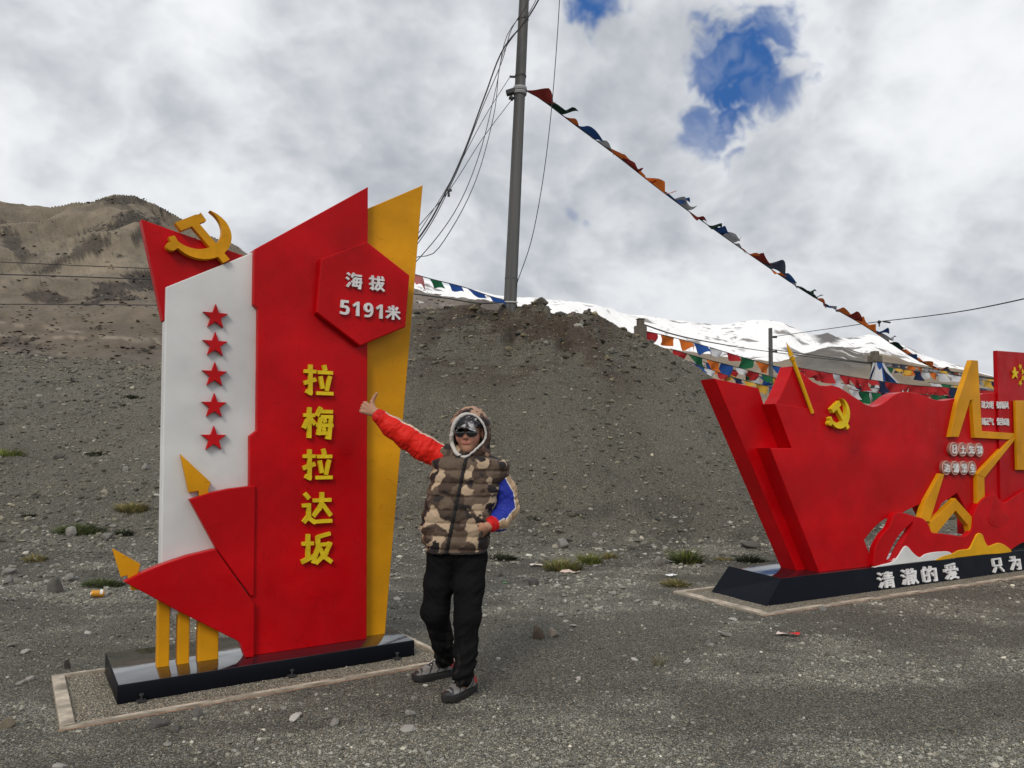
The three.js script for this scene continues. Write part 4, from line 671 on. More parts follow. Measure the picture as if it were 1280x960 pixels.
  flags('extra bright flag string tangled between the two strings by the stepped slab', [at(868, 450, 22.4), at(905, 459, 23.2), at(945, 470, 24.2), at(985, 474, 25.2)], 9, ['white', 'blue', 'yellow', 'red', 'green'], hang(1.1), 52, { gap: 0.0, wave: 0.5, taper: 0.4 });
  const b = at(1094, 470, 30), gy = lay(b.x, b.z), t = thing('flag_post', 'square stone post draped with white and blue cloths behind the sign', 'flag post', [b.x, gy - 0.2, b.z], 0.4), H = EYE + 30 * (HORIZON - 453) / FOCAL - gy + 0.2;
  mesh('shaft', boxUV(new RoundedBoxGeometry(0.24, H, 0.24, 2, 0.02).translate(0, H / 2, 0)), M.stone, t);
  mesh('lower_block', boxUV(new RoundedBoxGeometry(0.40, 0.28, 0.40, 2, 0.03).translate(0, H + 0.142, 0)), M.stone, t);
  mesh('top_block', boxUV(new RoundedBoxGeometry(0.24, 0.17, 0.24, 2, 0.02).translate(0, H + 0.37, 0)), M.stone, t);
  const r = rng(8);
  [['white', -0.12, -0.55, 0.2], ['white', 0.1, 0.75, 0.3], ['blue', 0.05, 0.62, 0.22], ['navy', 0.0, 0.42, 0.3], ['white', -0.05, -0.30, 0.3], ['blue', -0.02, 0.10, 0.35], ['navy', -0.1, -0.42, 0.15]].forEach(([c, x, dx, z]) => mesh('drape', hung(V3(x - 0.12, H - 0.02, z * 0.6), V3(x + 0.12, H - 0.02, z * 0.7), V3(dx, -0.85 - 0.4 * r(), z), r, -0.6, 0.14), cloth[c], t));
}

// ───────────── rocks, plants and litter ─────────────
const rockStuff = (r, g, b) => new THREE.MeshStandardMaterial({ color: rgb(r, g, b), map: scaled(mottle, 3), roughness: 0.95, bumpMap: scaled(grain, 3), bumpScale: 0.01 });
function rock(px, py, w, h, tone, label, seed, turn = 0, group) {
  const p = hit(px, py), s = w * -p.z / FOCAL / 2, g = rockShape(seed, 0.9, 3), flat = toFlat(g);
  const m = mesh('rock', boxUV(flat), rockStuff(...tone));
  m.scale.set(s, h * -p.z / FOCAL / 1.0, s * 0.9); m.position.set(p.x, p.y + h * -p.z / FOCAL * 0.36, p.z); m.rotation.y = turn;
  return info(m, label, 'rock', group);
}
function toFlat(g) { const n = g.index ? g.toNonIndexed() : g; n.computeVertexNormals(); return n; }
rock(672, 797, 20, 14, [0.22, 0.16, 0.115], 'brown rounded rock in the yard right of the person', 61, 0.4);
rock(691, 794, 18, 11, [0.46, 0.40, 0.32], 'pale tan rock touching the brown rock in the yard', 62, 1.2);
rock(70, 740, 20, 18, [0.20, 0.19, 0.175], 'large angular grey rock near the orange can', 63, 0.3);
rock(704, 684, 17, 10, [0.42, 0.41, 0.39], 'pale smooth rock above the yellow-green tuft', 64, 0.9);
rock(744, 671, 8, 7, [0.42, 0.41, 0.39], 'small pale rock on the bank right of the smooth rock', 65);
rock(624, 720, 11, 9, [0.28, 0.25, 0.23], 'grey rock on the ground right of the person hip', 66);
rock(667, 731, 16, 9, [0.17, 0.165, 0.16], 'dark slate rock below the yellow-green tuft', 67, 0.5);
rock(11, 716, 18, 8, [0.40, 0.39, 0.37], 'flat pale rock at the picture edge, upper of two', 68);
rock(11, 730, 14, 8, [0.40, 0.39, 0.37], 'flat pale rock at the picture edge, lower of two', 69, 0.8);
rock(89, 669, 15, 9, [0.42, 0.41, 0.385], 'pale block rock below the low green weeds', 70, 0.2);
rock(134, 674, 17, 8, [0.36, 0.35, 0.33], 'long pale rock right of the low green weeds', 71, 1.3);
rock(88, 725, 15, 7, [0.42, 0.41, 0.385], 'thin white rock left of the spear tip', 72, 0.1);
rock(158, 588, 9, 7, [0.36, 0.35, 0.33], 'pale rock on the slope, upper right of the yellow bush', 73);
rock(182, 587, 10, 8, [0.37, 0.36, 0.34], 'pale rock on the slope beside the white panel edge', 74, 0.7);
rock(75, 574, 15, 6, [0.11, 0.10, 0.09], 'dark flat rock on the slope', 75);
rock(246, 893, 13, 13, [0.34, 0.33, 0.31], 'pale upright stone before the edging of the tall sign', 76, 0.5);
rock(196, 908, 26, 9, [0.24, 0.23, 0.215], 'flat grey stone before the edging of the tall sign', 77, 0.2);
rock(219, 910, 16, 7, [0.27, 0.26, 0.245], 'flat stone right of the flat grey stone', 78, 0.9);
rock(8, 908, 20, 9, [0.38, 0.33, 0.24], 'tan stone at the picture edge below the edging', 79, 0.3);
rock(84, 835, 9, 9, [0.10, 0.095, 0.085], 'dark stone behind the back corner of the edging', 80);
rock(938, 684, 26, 6, [0.16, 0.15, 0.135], 'long dark slab of rock by the stepped red slab', 81, 0.2);
rock(823, 706, 11, 8, [0.40, 0.385, 0.37], 'pale rock left of the tall green weed', 82);
rock(870, 760, 9, 6, [0.36, 0.35, 0.33], 'pale stone near the corner of the long sign edging', 83);
rock(1028, 763, 12, 6, [0.36, 0.35, 0.33], 'pale stone in front of the long sign edging', 84);
rock(885, 806, 10, 8, [0.37, 0.36, 0.34], 'pale stone in the yard left of the red wrapper', 85, 0.4);
rock(678, 381, 20, 9, [0.15, 0.13, 0.115], 'flat weathered rock block on the crest beside the pole', 86, 0.1);
rock(690, 391, 13, 8, [0.30, 0.25, 0.21], 'tan broken rock just below the crest block', 87, 0.6);
rock(716, 396, 10, 6, [0.26, 0.22, 0.19], 'small tan broken rock on the bank right of the crest block', 88, 0.2);

function tuft(px, py, w, h, n, hues, label, seed, cat = 'weed', spread = 1) {
  const p = hit(px, py), k = -p.z / FOCAL, W = w * k / 2, H = h * k, r = rng(seed), pos = [], col = [], idx = [];
  for (let b = 0; b < n; b++) {
    const a = r() * 6.283, d = sqrt(r()), bx = cos(a) * d * W, bz = sin(a) * d * W * 0.7, out = (0.25 + 0.7 * d) * spread, L = H * (0.25 + 0.75 * r() ** 1.3) * (1.1 - 0.5 * d), wd = (0.006 + 0.006 * r()) * max(1, -p.z / 8), dx = cos(a) * out * L + (r() - 0.5) * L * 1.1, dz = sin(a) * out * L + (r() - 0.5) * L * 1.1, gy = ground(p.x + bx, p.z + bz) - p.y, tone = hues[floor(r() * hues.length)], g = 0.75 + 0.5 * r(), sx = -sin(a + r()) * wd, sz = cos(a + r()) * wd, base = pos.length / 3;
    for (let j = 0; j < 4; j++) { const t = j / 3, q = 1 - t * 0.85, X = bx + dx * t * t, Y = gy - 0.01 + L * (t - 0.22 * t * t), Z = bz + dz * t * t; pos.push(X - sx * q, Y, Z - sz * q, X + sx * q, Y, Z + sz * q); for (let c = 0; c < 2; c++) col.push(tone[0] * g, tone[1] * g, tone[2] * g); }
    for (let j = 0; j < 3; j++) { const o = base + j * 2; idx.push(o, o + 1, o + 2, o + 1, o + 3, o + 2); }
  }
  const g = new THREE.BufferGeometry(); g.setAttribute('position', new THREE.Float32BufferAttribute(pos, 3)); g.setAttribute('color', new THREE.Float32BufferAttribute(col, 3)); g.setIndex(idx); g.computeVertexNormals();
  const m = mesh('grass_tuft', g, new THREE.MeshPhysicalMaterial({ vertexColors: true, roughness: 1, transmission: 0.25, thickness: 0, specularIntensity: 0.2, side: THREE.DoubleSide }));
  m.position.copy(p);
  return info(m, label, cat);
}
const GREEN = [[0.075, 0.10, 0.03], [0.05, 0.075, 0.028], [0.11, 0.12, 0.045], [0.06, 0.08, 0.04]], STRAW = [[0.24, 0.20, 0.08], [0.17, 0.16, 0.055], [0.11, 0.125, 0.045], [0.28, 0.22, 0.11]], DIM = [[0.04, 0.05, 0.028], [0.055, 0.06, 0.035], [0.03, 0.038, 0.022]], LIME = [[0.19, 0.22, 0.06], [0.13, 0.17, 0.045], [0.22, 0.21, 0.08]];
tuft(165, 637, 36, 17, 520, STRAW, 'yellowing bush on the slope left of the white panel', 101, 'bush');
tuft(100, 664, 60, 14, 620, GREEN, 'low spreading green weeds behind the pale block rock', 102);
tuft(130, 731, 48, 14, 560, GREEN, 'green weeds by the spear tip above the orange can', 103);
tuft(4, 569, 46, 14, 420, LIME, 'bright green grass tuft at the picture edge on the slope', 104, 'grass tuft');
tuft(36, 645, 14, 9, 160, DIM, 'dark small weed left of the low green weeds', 105);
tuft(156, 667, 22, 12, 220, DIM, 'dark weed between the low green weeds and white panel', 106);
tuft(45, 700, 26, 13, 200, STRAW, 'straw-coloured weed above the flat pale rocks', 107);
tuft(121, 567, 28, 7, 240, DIM, 'dark flat weed on the slope above the yellowing bush', 108);
tuft(164, 497, 18, 6, 150, DIM, 'tiny dark weed high on the slope beside the white panel', 109);
tuft(704, 712, 44, 22, 620, [...STRAW, ...LIME], 'largest yellow-green tuft at the foot of the bank', 110, 'grass tuft');
tuft(737, 704, 28, 20, 360, LIME, 'green half-tuft joined to the largest yellow-green tuft', 111, 'grass tuft');
tuft(762, 698, 16, 13, 180, STRAW, 'small straw tuft right of the largest yellow-green tuft', 112, 'grass tuft');
tuft(858, 703, 36, 30, 460, [...GREEN, ...LIME], 'tall green weed left of the long red sign', 113);
tuft(846, 732, 34, 15, 320, STRAW, 'yellowish weed at the corner of the long sign edging', 114);
tuft(629, 698, 32, 14, 300, DIM, 'dark green weed by the person pocketed hand', 115);
tuft(938, 702, 34, 15, 320, DIM, 'dark green weed behind the dark plinth of the long sign', 116);
tuft(905, 700, 24, 9, 160, STRAW, 'sparse dry weed behind the plinth corner of the long sign', 117, 'weed', 0.7);
tuft(704, 383, 13, 12, 46, [[0.02, 0.02, 0.016]], 'bare dark twiggy plant on the crest right of the pole', 118, 'plant', 1.2);
tuft(823, 828, 12, 26, 40, [[0.30, 0.28, 0.2], [0.22, 0.21, 0.15]], 'pale dry stalk standing alone in the yard', 119, 'dry stalk', 0.35);
tuft(668, 648, 18, 6, 90, DIM, 'sparse weed on the bank right of the person elbow', 120);
{
  const p = hit(122, 746), t = thing('drink_can', 'crushed orange and white drink can lying near the angular rock', 'can', [p.x, p.y + 0.032, p.z], 0.5);
  const can = new THREE.LatheGeometry([[0, -0.058], [0.024, -0.058], [0.027, -0.054], [0.033, -0.045], [0.033, 0.045], [0.026, 0.056], [0.024, 0.058], [0, 0.056]].map((q) => new THREE.Vector2(...q)), 24), q = can.attributes.position;
  for (let i = 0; i < q.count; i++) { const k = 1 - 0.22 * exp(-((q.getY(i) / 0.02) ** 2)) * (0.5 + 0.5 * sin(Math.atan2(q.getZ(i), q.getX(i)) * 2)); q.setX(i, q.getX(i) * k); q.setZ(i, q.getZ(i) * k); }
  can.computeVertexNormals();
  const b = mesh('body', can.rotateZ(1.45), new THREE.MeshPhysicalMaterial({ color: rgb(0.62, 0.30, 0.03), roughness: 0.35, metalness: 0.3 }), t);
  mesh('end', new THREE.TorusGeometry(0.024, 0.005, 8, 24).rotateY(PI / 2).translate(-0.0585, -0.006, 0), new THREE.MeshStandardMaterial({ color: rgb(0.6, 0.6, 0.6), roughness: 0.3, metalness: 0.8 }), t);
  mesh('label_band', new THREE.CylinderGeometry(0.0337, 0.0337, 0.026, 24, 1, true).rotateZ(1.45).translate(0.03, 0.0036, 0), new THREE.MeshStandardMaterial({ color: rgb(0.75, 0.74, 0.7), roughness: 0.4 }), t);
}
function scrap(name, px, py, w, d, color, label, seed, cat, turn = 0) {
  const p = hit(px, py), g = new THREE.PlaneGeometry(w, d, 10, 8).rotateX(-PI / 2), q = g.attributes.position;
  for (let i = 0; i < q.count; i++) { const x = q.getX(i), z = q.getZ(i); q.setXYZ(i, x + 0.12 * w * noise3(x * 30 + seed, 0, z * 30), 0.014 + 0.30 * w * abs(noise3(x * 3.2 / w + seed, z * 3.2 / w, 2)) * 0.5, z + 0.12 * w * noise3(seed, x * 30, z * 30)); }
  g.computeVertexNormals();
  const m = mesh(name, g, new THREE.MeshStandardMaterial({ color: rgb(...color), roughness: 0.7, side: THREE.DoubleSide }));
  m.position.copy(p); m.rotation.y = turn;
  return info(m, label, cat);
}
{
  const p = hit(985, 793), t = thing('wrapper', 'small flat red and white paper packet lying in the yard', 'wrapper', [p.x, p.y + 0.012, p.z], -0.55);
  const half = (x0, x1, c) => { const g = new THREE.PlaneGeometry(x1 - x0, 0.075, 6, 4).rotateX(-PI / 2).translate((x0 + x1) / 2, 0, 0), q = g.attributes.position; for (let i = 0; i < q.count; i++) q.setY(i, 0.010 * sin(q.getX(i) * 25 + q.getZ(i) * 18) + 0.006); g.computeVertexNormals(); return [g, new THREE.MeshStandardMaterial({ color: rgb(...c), roughness: 0.5, side: THREE.DoubleSide })]; };
  mesh('red_half', ...half(0.0, 0.085, [0.62, 0.03, 0.03]), t); mesh('white_half', ...half(-0.085, 0.0, [0.68, 0.58, 0.55]), t);
}
scrap('plastic_scrap', 842, 703, 0.10, 0.08, [0.72, 0.74, 0.76], 'white plastic scrap beside the tall green weed', 3, 'litter', 0.3);
scrap('plastic_scrap', 839, 721, 0.12, 0.09, [0.74, 0.76, 0.78], 'crumpled white plastic on the yellowish weed', 5, 'litter', 1);
scrap('paper_scrap', 671, 708, 0.16, 0.08, [0.62, 0.55, 0.5], 'pale crumpled paper left of the largest yellow-green tuft', 9, 'litter', 0.2);
scrap('paper_scrap', 712, 716, 0.22, 0.08, [0.62, 0.50, 0.44], 'pinkish torn paper below the largest yellow-green tuft', 13, 'litter', -0.2);
scrap('bottle_cap', 631, 728, 0.04, 0.03, [0.05, 0.5, 0.08], 'tiny bright green scrap on the ground by the slate rock', 17, 'litter', 0);

// ───────────── the person ─────────────
// a closed surface around where f < 0 (naive surface nets), coloured point by point
function skinOf(f, lo, hi, cell, tint) {
  const n = [0, 1, 2].map((k) => Math.ceil((hi[k] - lo[k]) / cell) + 1), [nx, ny, nz] = n, v = new Float32Array(nx * ny * nz), I = (i, j, k) => (k * ny + j) * nx + i;
  const B = 5, clear = B * cell * 1.15 + 0.018;                         // whole blocks far from the surface take one value
  for (let K = 0; K < nz; K += B) for (let J = 0; J < ny; J += B) for (let Q = 0; Q < nx; Q += B) {
    const m = f(lo[0] + (Q + B / 2) * cell, lo[1] + (J + B / 2) * cell, lo[2] + (K + B / 2) * cell), far = abs(m) > clear;
    for (let k = K; k < min(nz, K + B); k++) for (let j = J; j < min(ny, J + B); j++) for (let i = Q; i < min(nx, Q + B); i++) v[I(i, j, k)] = far ? m : f(lo[0] + i * cell, lo[1] + j * cell, lo[2] + k * cell);
  }
  const at = new Int32Array(nx * ny * nz).fill(-1), pos = [], idx = [];
  const E = [[0, 1], [2, 3], [4, 5], [6, 7], [0, 2], [1, 3], [4, 6], [5, 7], [0, 4], [1, 5], [2, 6], [3, 7]];
  for (let k = 0; k < nz - 1; k++) for (let j = 0; j < ny - 1; j++) for (let i = 0; i < nx - 1; i++) {
    const c = []; let m = 0; for (let q = 0; q < 8; q++) { c[q] = v[I(i + (q & 1), j + ((q >> 1) & 1), k + (q >> 2))]; if (c[q] < 0) m |= 1 << q; }
    if (m === 0 || m === 255) continue;
    let x = 0, y = 0, z = 0, w = 0;
    for (const [a, b] of E) if (c[a] < 0 !== c[b] < 0) { const t = c[a] / (c[a] - c[b]); x += (a & 1) + t * ((b & 1) - (a & 1)); y += ((a >> 1) & 1) + t * (((b >> 1) & 1) - ((a >> 1) & 1)); z += (a >> 2) + t * ((b >> 2) - (a >> 2)); w++; }
    at[I(i, j, k)] = pos.length / 3; pos.push(lo[0] + (i + x / w) * cell, lo[1] + (j + y / w) * cell, lo[2] + (k + z / w) * cell);
  }
  const quad = (a, b, c, d, flip) => (flip ? idx.push(a, c, b, a, d, c) : idx.push(a, b, c, a, c, d));
  for (let k = 1; k < nz - 1; k++) for (let j = 1; j < ny - 1; j++) for (let i = 1; i < nx - 1; i++) {
    const s = v[I(i, j, k)] < 0;
    if (s !== v[I(i + 1, j, k)] < 0) quad(at[I(i, j - 1, k - 1)], at[I(i, j, k - 1)], at[I(i, j, k)], at[I(i, j - 1, k)], !s);
    if (s !== v[I(i, j + 1, k)] < 0) quad(at[I(i - 1, j, k - 1)], at[I(i - 1, j, k)], at[I(i, j, k)], at[I(i, j, k - 1)], !s);
    if (s !== v[I(i, j, k + 1)] < 0) quad(at[I(i - 1, j - 1, k)], at[I(i, j - 1, k)], at[I(i, j, k)], at[I(i - 1, j, k)], !s);
  }
  const nor = new Float32Array(pos.length), col = new Float32Array(pos.length), e = cell * 0.6;
  for (let q = 0; q < pos.length; q += 3) {
    const [x, y, z] = [pos[q], pos[q + 1], pos[q + 2]];
    let a = f(x + e, y, z) - f(x - e, y, z), b = f(x, y + e, z) - f(x, y - e, z), c = f(x, y, z + e) - f(x, y, z - e); const L = hypot(a, b, c) || 1;
    nor.set([a / L, b / L, c / L], q); col.set(tint(x, y, z, a / L, b / L, c / L), q);
  }
  const g = new THREE.BufferGeometry();
  g.setAttribute('position', new THREE.Float32BufferAttribute(pos, 3)); g.setAttribute('normal', new THREE.BufferAttribute(nor, 3)); g.setAttribute('color', new THREE.BufferAttribute(col, 3)); g.setIndex(idx);
  return boxUV(g);
}
const smin = (a, b, k) => { const h = clamp(0.5 + 0.5 * (b - a) / k); return lerp(b, a, h) - k * h * (1 - h); };
function limb(x, y, z, a, b, ra, rb) {                                 // tapered round bone, and how far along it
  const dx = b[0] - a[0], dy = b[1] - a[1], dz = b[2] - a[2], t = clamp(((x - a[0]) * dx + (y - a[1]) * dy + (z - a[2]) * dz) / (dx * dx + dy * dy + dz * dz));
  return [hypot(x - a[0] - t * dx, y - a[1] - t * dy, z - a[2] - t * dz) - lerp(ra, rb, t), t];
}
const chain = (x, y, z, pts, k) => { let d = 9; for (let i = 0; i + 1 < pts.length; i++) { const q = limb(x, y, z, pts[i], pts[i + 1], pts[i][3], pts[i + 1][3])[0]; d = i ? smin(d, q, k) : q; } return d; };
const oval = (x, y, z, c, r) => { const q = hypot((x - c[0]) / r[0], (y - c[1]) / r[1], (z - c[2]) / r[2]); return (q - 1) * min(r[0], r[1], r[2]); };
{
  const O = level(560, 861.5); O.y = 0;
  const j = (px, py, Z, r) => { const p = at(px, py, Z).sub(O); return r === undefined ? [p.x, p.y, p.z] : [p.x, p.y, p.z, r]; };
  const t = thing('person', 'person in a camouflage vest and black trousers giving a thumbs-up beside the sign', 'person', O.toArray());
  const T = 4.62;
  // skin: trunk and limbs inside the clothes, head and hands on finer grids
  const head = j(586.5, 541, 4.60), YAW = -0.16, cy = cos(YAW), sy = sin(YAW);
  const inHead = (x, y, z) => { const X = x - head[0], Z = z - head[2]; return [X * cy - Z * sy, y - head[1], X * sy + Z * cy]; };
  const face = (x, y, z) => {
    const [X, Y, Z] = inHead(x, y, z), S = abs(X);
    let d = oval(X, Y, Z, [0, 0.035, -0.012], [0.077, 0.092, 0.096]);
    d = smin(d, oval(X, Y, Z, [0, -0.036, 0.018], [0.063, 0.080, 0.072]), 0.03);
    d = smin(d, hypot(X, Y + 0.098, Z - 0.056) - 0.021, 0.035);
    d = smin(d, hypot(S - 0.037, Y + 0.026, Z - 0.056) - 0.030, 0.03);
    d = smin(d, limb(X, Y, Z, [0, 0.012, 0.084], [0, -0.026, 0.104], 0.008, 0.0125)[0], 0.014);
    d = smin(d, hypot(S - 0.012, Y + 0.030, Z - 0.092) - 0.008, 0.010);
    d = smin(d, limb(S, Y, Z, [0, 0.020, 0.082], [0.05, 0.022, 0.066], 0.010, 0.008)[0], 0.016);
    d = smin(d, oval(S, Y, Z, [0.009, -0.057, 0.084], [0.016, 0.0055, 0.010]), 0.006);
    d = smin(d, oval(S, Y, Z, [0.006, -0.066, 0.083], [0.017, 0.0065, 0.010]), 0.006);
    d = max(d, -(oval(S, Y, Z, [0.034, -0.002, 0.096], [0.018, 0.010, 0.012])));
    return min(d, oval(S, Y, Z, [0.080, -0.004, -0.008], [0.010, 0.032, 0.020]));
  };
  const flesh = [0.40, 0.215, 0.145], skinTint = (x, y, z) => { const [X, Y, Z] = inHead(x, y, z), lip = smooth(0.024, 0.018, hypot(X, (Y + 0.0615) * 1.7)) * smooth(0.07, 0.08, Z), warm = smooth(0.05, 0.02, hypot(abs(X) - 0.04, Y + 0.03)), n = 1 + 0.06 * fbm3(x * 60, y * 60, z * 60, 2); return [flesh[0] * n * (1 + 0.06 * warm), flesh[1] * n * (1 - 0.08 * warm) * (1 - 0.35 * lip), flesh[2] * n * (1 - 0.25 * lip)]; };
  const neck = [j(584, 560, 4.62, 0.058), j(582, 590, 4.65, 0.062)], trunk = [j(582, 600, T + 0.01, 0.11), j(572, 645, T + 0.01, 0.10), j(571, 692, T + 0.01, 0.11)];
  const armR = [j(554, 573, 4.63, 0.055), j(512, 548, 4.62, 0.042), j(468, 515, 4.60, 0.029)], armL = [j(616, 590, 4.64, 0.055), j(638, 637, 4.67, 0.042), j(610, 658.5, 4.48, 0.029)];
  const legR = [j(554, 702, 4.64, 0.078), j(544, 767, 4.64, 0.055), j(556, 826, 4.80, 0.040)], legL = [j(588, 702, T, 0.078), j(583, 772, 4.52, 0.055), j(580, 852, 4.46, 0.040)];
  const core = (x, y, z) => { let d = chain(x, y, z, trunk, 0.05); d = smin(d, chain(x, y, z, neck, 0.02), 0.05); for (const a of [armR, armL]) d = smin(d, chain(x, y, z, a, 0.02), 0.03); for (const a of [legR, legL]) d = smin(d, chain(x, y, z, a, 0.03), 0.04); return d; };
  // a hand: frame at the wrist, X to the knuckles, Y to the thumb side, Z out of the palm
  function hand(w, X, Y, curl) {
    X = V3(...X).normalize(); Y = V3(...Y); Y.addScaledVector(X, -Y.dot(X)).normalize(); const Z = V3().crossVectors(X, Y), W = V3(...w.slice(0, 3)), at3 = (a, b, c) => { const p = W.clone().addScaledVector(X, a).addScaledVector(Y, b).addScaledVector(Z, c); return [p.x, p.y, p.z]; };
    const bones = [];
    [[0.029, 1.0], [0.0095, 1.08], [-0.0105, 1.0], [-0.029, 0.84]].forEach(([y, k]) => {
      const b = [0.084 - 0.10 * abs(y - 0.009), y, 0.0]; let p = b, ang = 0; const seg = [0.040 * k, 0.027 * k, 0.021 * k], R = [0.0098, 0.0088, 0.0082, 0.0072];
      curl.forEach((c, i) => { ang += c; const q = [p[0] + seg[i] * cos(ang), p[1] * (i ? 0.985 : 0.96), p[2] + seg[i] * sin(ang)]; bones.push([at3(...p), at3(...q), R[i], R[i + 1]]); p = q; });
    });
    const thumb = curl[0] > 1 ? [[0.030, 0.024, 0.012, 0.0145], [0.052, 0.050, 0.016, 0.0125], [0.054, 0.082, 0.012, 0.0105], [0.050, 0.108, 0.006, 0.0090]] : [[0.026, 0.024, 0.010, 0.0145], [0.055, 0.048, 0.022, 0.012], [0.082, 0.055, 0.026, 0.010], [0.104, 0.055, 0.026, 0.0085]];
    const palm = [[at3(0, 0.010, 0), at3(0.080, 0.024, 0), 0.021, 0.0135], [at3(0, -0.006, 0), at3(0.078, -0.026, 0), 0.021, 0.0125], [at3(0.02, 0, 0), at3(0.082, 0, 0), 0.020, 0.0135]];
    const fn = (x, y, z) => {
      let d = 9; for (const [a, b, ra, rb] of palm) d = smin(d, limb(x, y, z, a, b, ra, rb)[0], 0.012);
      let th = 9; for (let i = 0; i < 3; i++) th = smin(th, limb(x, y, z, at3(...thumb[i]), at3(...thumb[i + 1]), thumb[i][3], thumb[i + 1][3])[0], 0.006);
      d = smin(d, th, 0.008);
      let fg = 9; for (let i = 0; i < bones.length; i += 3) { let q = 9; for (let s = 0; s < 3; s++) { const [a, b, ra, rb] = bones[i + s]; q = smin(q, limb(x, y, z, a, b, ra, rb)[0], 0.003); } fg = min(fg, q); }
      return smin(d, fg, 0.004);
    };
    const all = [...bones.map((b) => b[1]), ...thumb.map((p) => at3(...p)), at3(-0.02, 0, 0)], lo = [0, 1, 2].map((k) => min(...all.map((p) => p[k])) - 0.03), hi = [0, 1, 2].map((k) => max(...all.map((p) => p[k])) + 0.03);
    return skinOf(fn, lo, hi, 0.003, skinTint);
  }
  const wr = j(470, 516.5, 4.60), wl = j(610, 658, 4.475);
  const geoms = [
    skinOf(core, [-0.60, 0.02, -0.45], [0.60, 1.75, 0.35], 0.014, skinTint),
    skinOf((x, y, z) => smin(face(x, y, z), chain(x, y, z, neck, 0.02), 0.02), [head[0] - 0.115, head[1] - 0.19, head[2] - 0.14], [head[0] + 0.115, head[1] + 0.145, head[2] + 0.15], 0.0034, skinTint),
    hand(wr, [-0.86, 0.42, 0.10], [0.25, 0.95, -0.05], [1.25, 1.45, 0.75]),
    hand(wl, [-0.66, -0.50, -0.42], [-0.2, 0.75, 0.5], [0.35, 0.35, 0.25]),
  ];
  const body = mesh('body', mergeGeometries(geoms), new THREE.MeshPhysicalMaterial({ vertexColors: true, roughness: 0.55, specularIntensity: 0.5 }), t);

  // clothes
  const fabric = (rough, extra = {}) => new THREE.MeshPhysicalMaterial({ vertexColors: true, roughness: rough, bumpMap: scaled(weave, 40), bumpScale: 0.0006, specularIntensity: 0.3, sheen: 0.1, sheenColor: rgb(0.5, 0.5, 0.5), sheenRoughness: 0.6, ...extra });
  const camo = (x, y, z) => {
    const w = 0.030 * noise3(x * 14, y * 14, z * 14), X = (x + w) * 15, Y = (y + 0.7 * w) * 20, Z = (z + w) * 15;
    const a = noise3(X + 3, Y, Z) + 0.25 * noise3(X * 2.4, Y * 2.4, Z * 2.4), b = noise3(X - 9, Y + 7, Z + 3) + 0.25 * noise3(X * 2.2 + 5, Y * 2.2, Z * 2.2), c = noise3(X + 21, Y - 4, Z) + 0.25 * noise3(X * 2.5, Y * 2.5 + 8, Z * 2.5);
    if (c > 0.22) return [0.026, 0.022, 0.023];
    if (a > 0.18) return [0.42, 0.32, 0.225];
    if (b > 0.04) return [0.058, 0.040, 0.031];
    return [0.118, 0.085, 0.064];
  };
  const rows = [[556, 582, 30, 0.10], [566, 584, 38, 0.115], [580, 585, 42.5, 0.128], [600, 582.5, 43.5, 0.142], [620, 578, 43.5, 0.150], [640, 574, 44.5, 0.155], [655, 571.5, 44.5, 0.155], [675, 570.5, 41.5, 0.148], [687, 570.8, 38.5, 0.136], [700, 571, 36, 0.128]].map(([py, cx, w, d]) => { const c = j(cx, py, T); return [c[1], c[0], w * T / FOCAL, d]; });
  const torsoRow = (y) => { if (y >= rows[0][0]) return rows[0]; for (let i = 1; i < rows.length; i++) if (y >= rows[i][0]) { const q = (y - rows[i][0]) / (rows[i - 1][0] - rows[i][0]); return rows[i].map((a, k) => lerp(a, rows[i - 1][k], q)); } return rows[rows.length - 1]; };
  const hemY = j(571, 689, T)[1], topY = j(584, 574, T)[1], zip0 = j(583, 578, T), zip1 = j(560, 690, T);
  const zipX = (y) => lerp(zip1[0], zip0[0], (y - zip1[1]) / (zip0[1] - zip1[1]));
  const shR = [j(580, 574, 4.63, 0.078), j(557, 570, 4.63, 0.078)], shL = [j(592, 580, 4.64, 0.078), j(620, 588, 4.64, 0.072)], collar = [j(582.5, 577, 4.625, 0.078), j(583, 590, 4.62, 0.100)];
  const seams = [-0.005, 0.072, 0.150, 0.226, 0.305, 0.382, 0.458].map((d) => hemY + 0.03 + d);
  const vest = (x, y, z) => {
    const [, cx, w, dp] = torsoRow(y), px = (x - cx) / w, pz = z / dp, q = (px * px) ** 1.25 + (pz * pz) ** 1.25;
    let d = (q ** 0.4 - 1) * min(w, dp);
    d = max(d, y - topY - 0.035 + 0.25 * abs(x - cx)); d = max(d, hemY - y + 0.015 * smooth(0.9, 1.0, abs(px)));
    d = smin(d, chain(x, y, z, shR, 0.02), 0.05); d = smin(d, chain(x, y, z, shL, 0.02), 0.05); d = smin(d, chain(x, y, z, collar, 0.02), 0.04);
    const yy = y + 0.02 * (x - cx); let groove = 0; for (const s of seams) groove = max(groove, exp(-(((yy - s) / 0.0085) ** 2)));
    const puff = 0.5 - 0.5 * cos(((yy - seams[0]) / 0.0775) * 2 * PI);
    d += 0.0045 * groove - 0.004 * puff + 0.011 * fbm3(x * 11, y * 15, z * 11, 4) + 0.004 * noise3(x * 40, y * 22, z * 40) * (1 - puff);
    if (z > 0) { const zd = abs(x - zipX(y)); d += 0.008 * exp(-((zd / 0.02) ** 2)) - 0.008 * exp(-((zd / 0.007) ** 2)); }
    return d;
  };
  mesh('vest', skinOf(vest, [-0.30, hemY - 0.03, -0.24], [0.44, 1.50, 0.26], 0.0056, (x, y, z) => (z > 0 && abs(x - zipX(y)) < 0.012 ? [0.018, 0.017, 0.018] : y < hemY + 0.012 ? [0.03, 0.026, 0.025] : camo(x, y, z))), fabric(0.62), t);
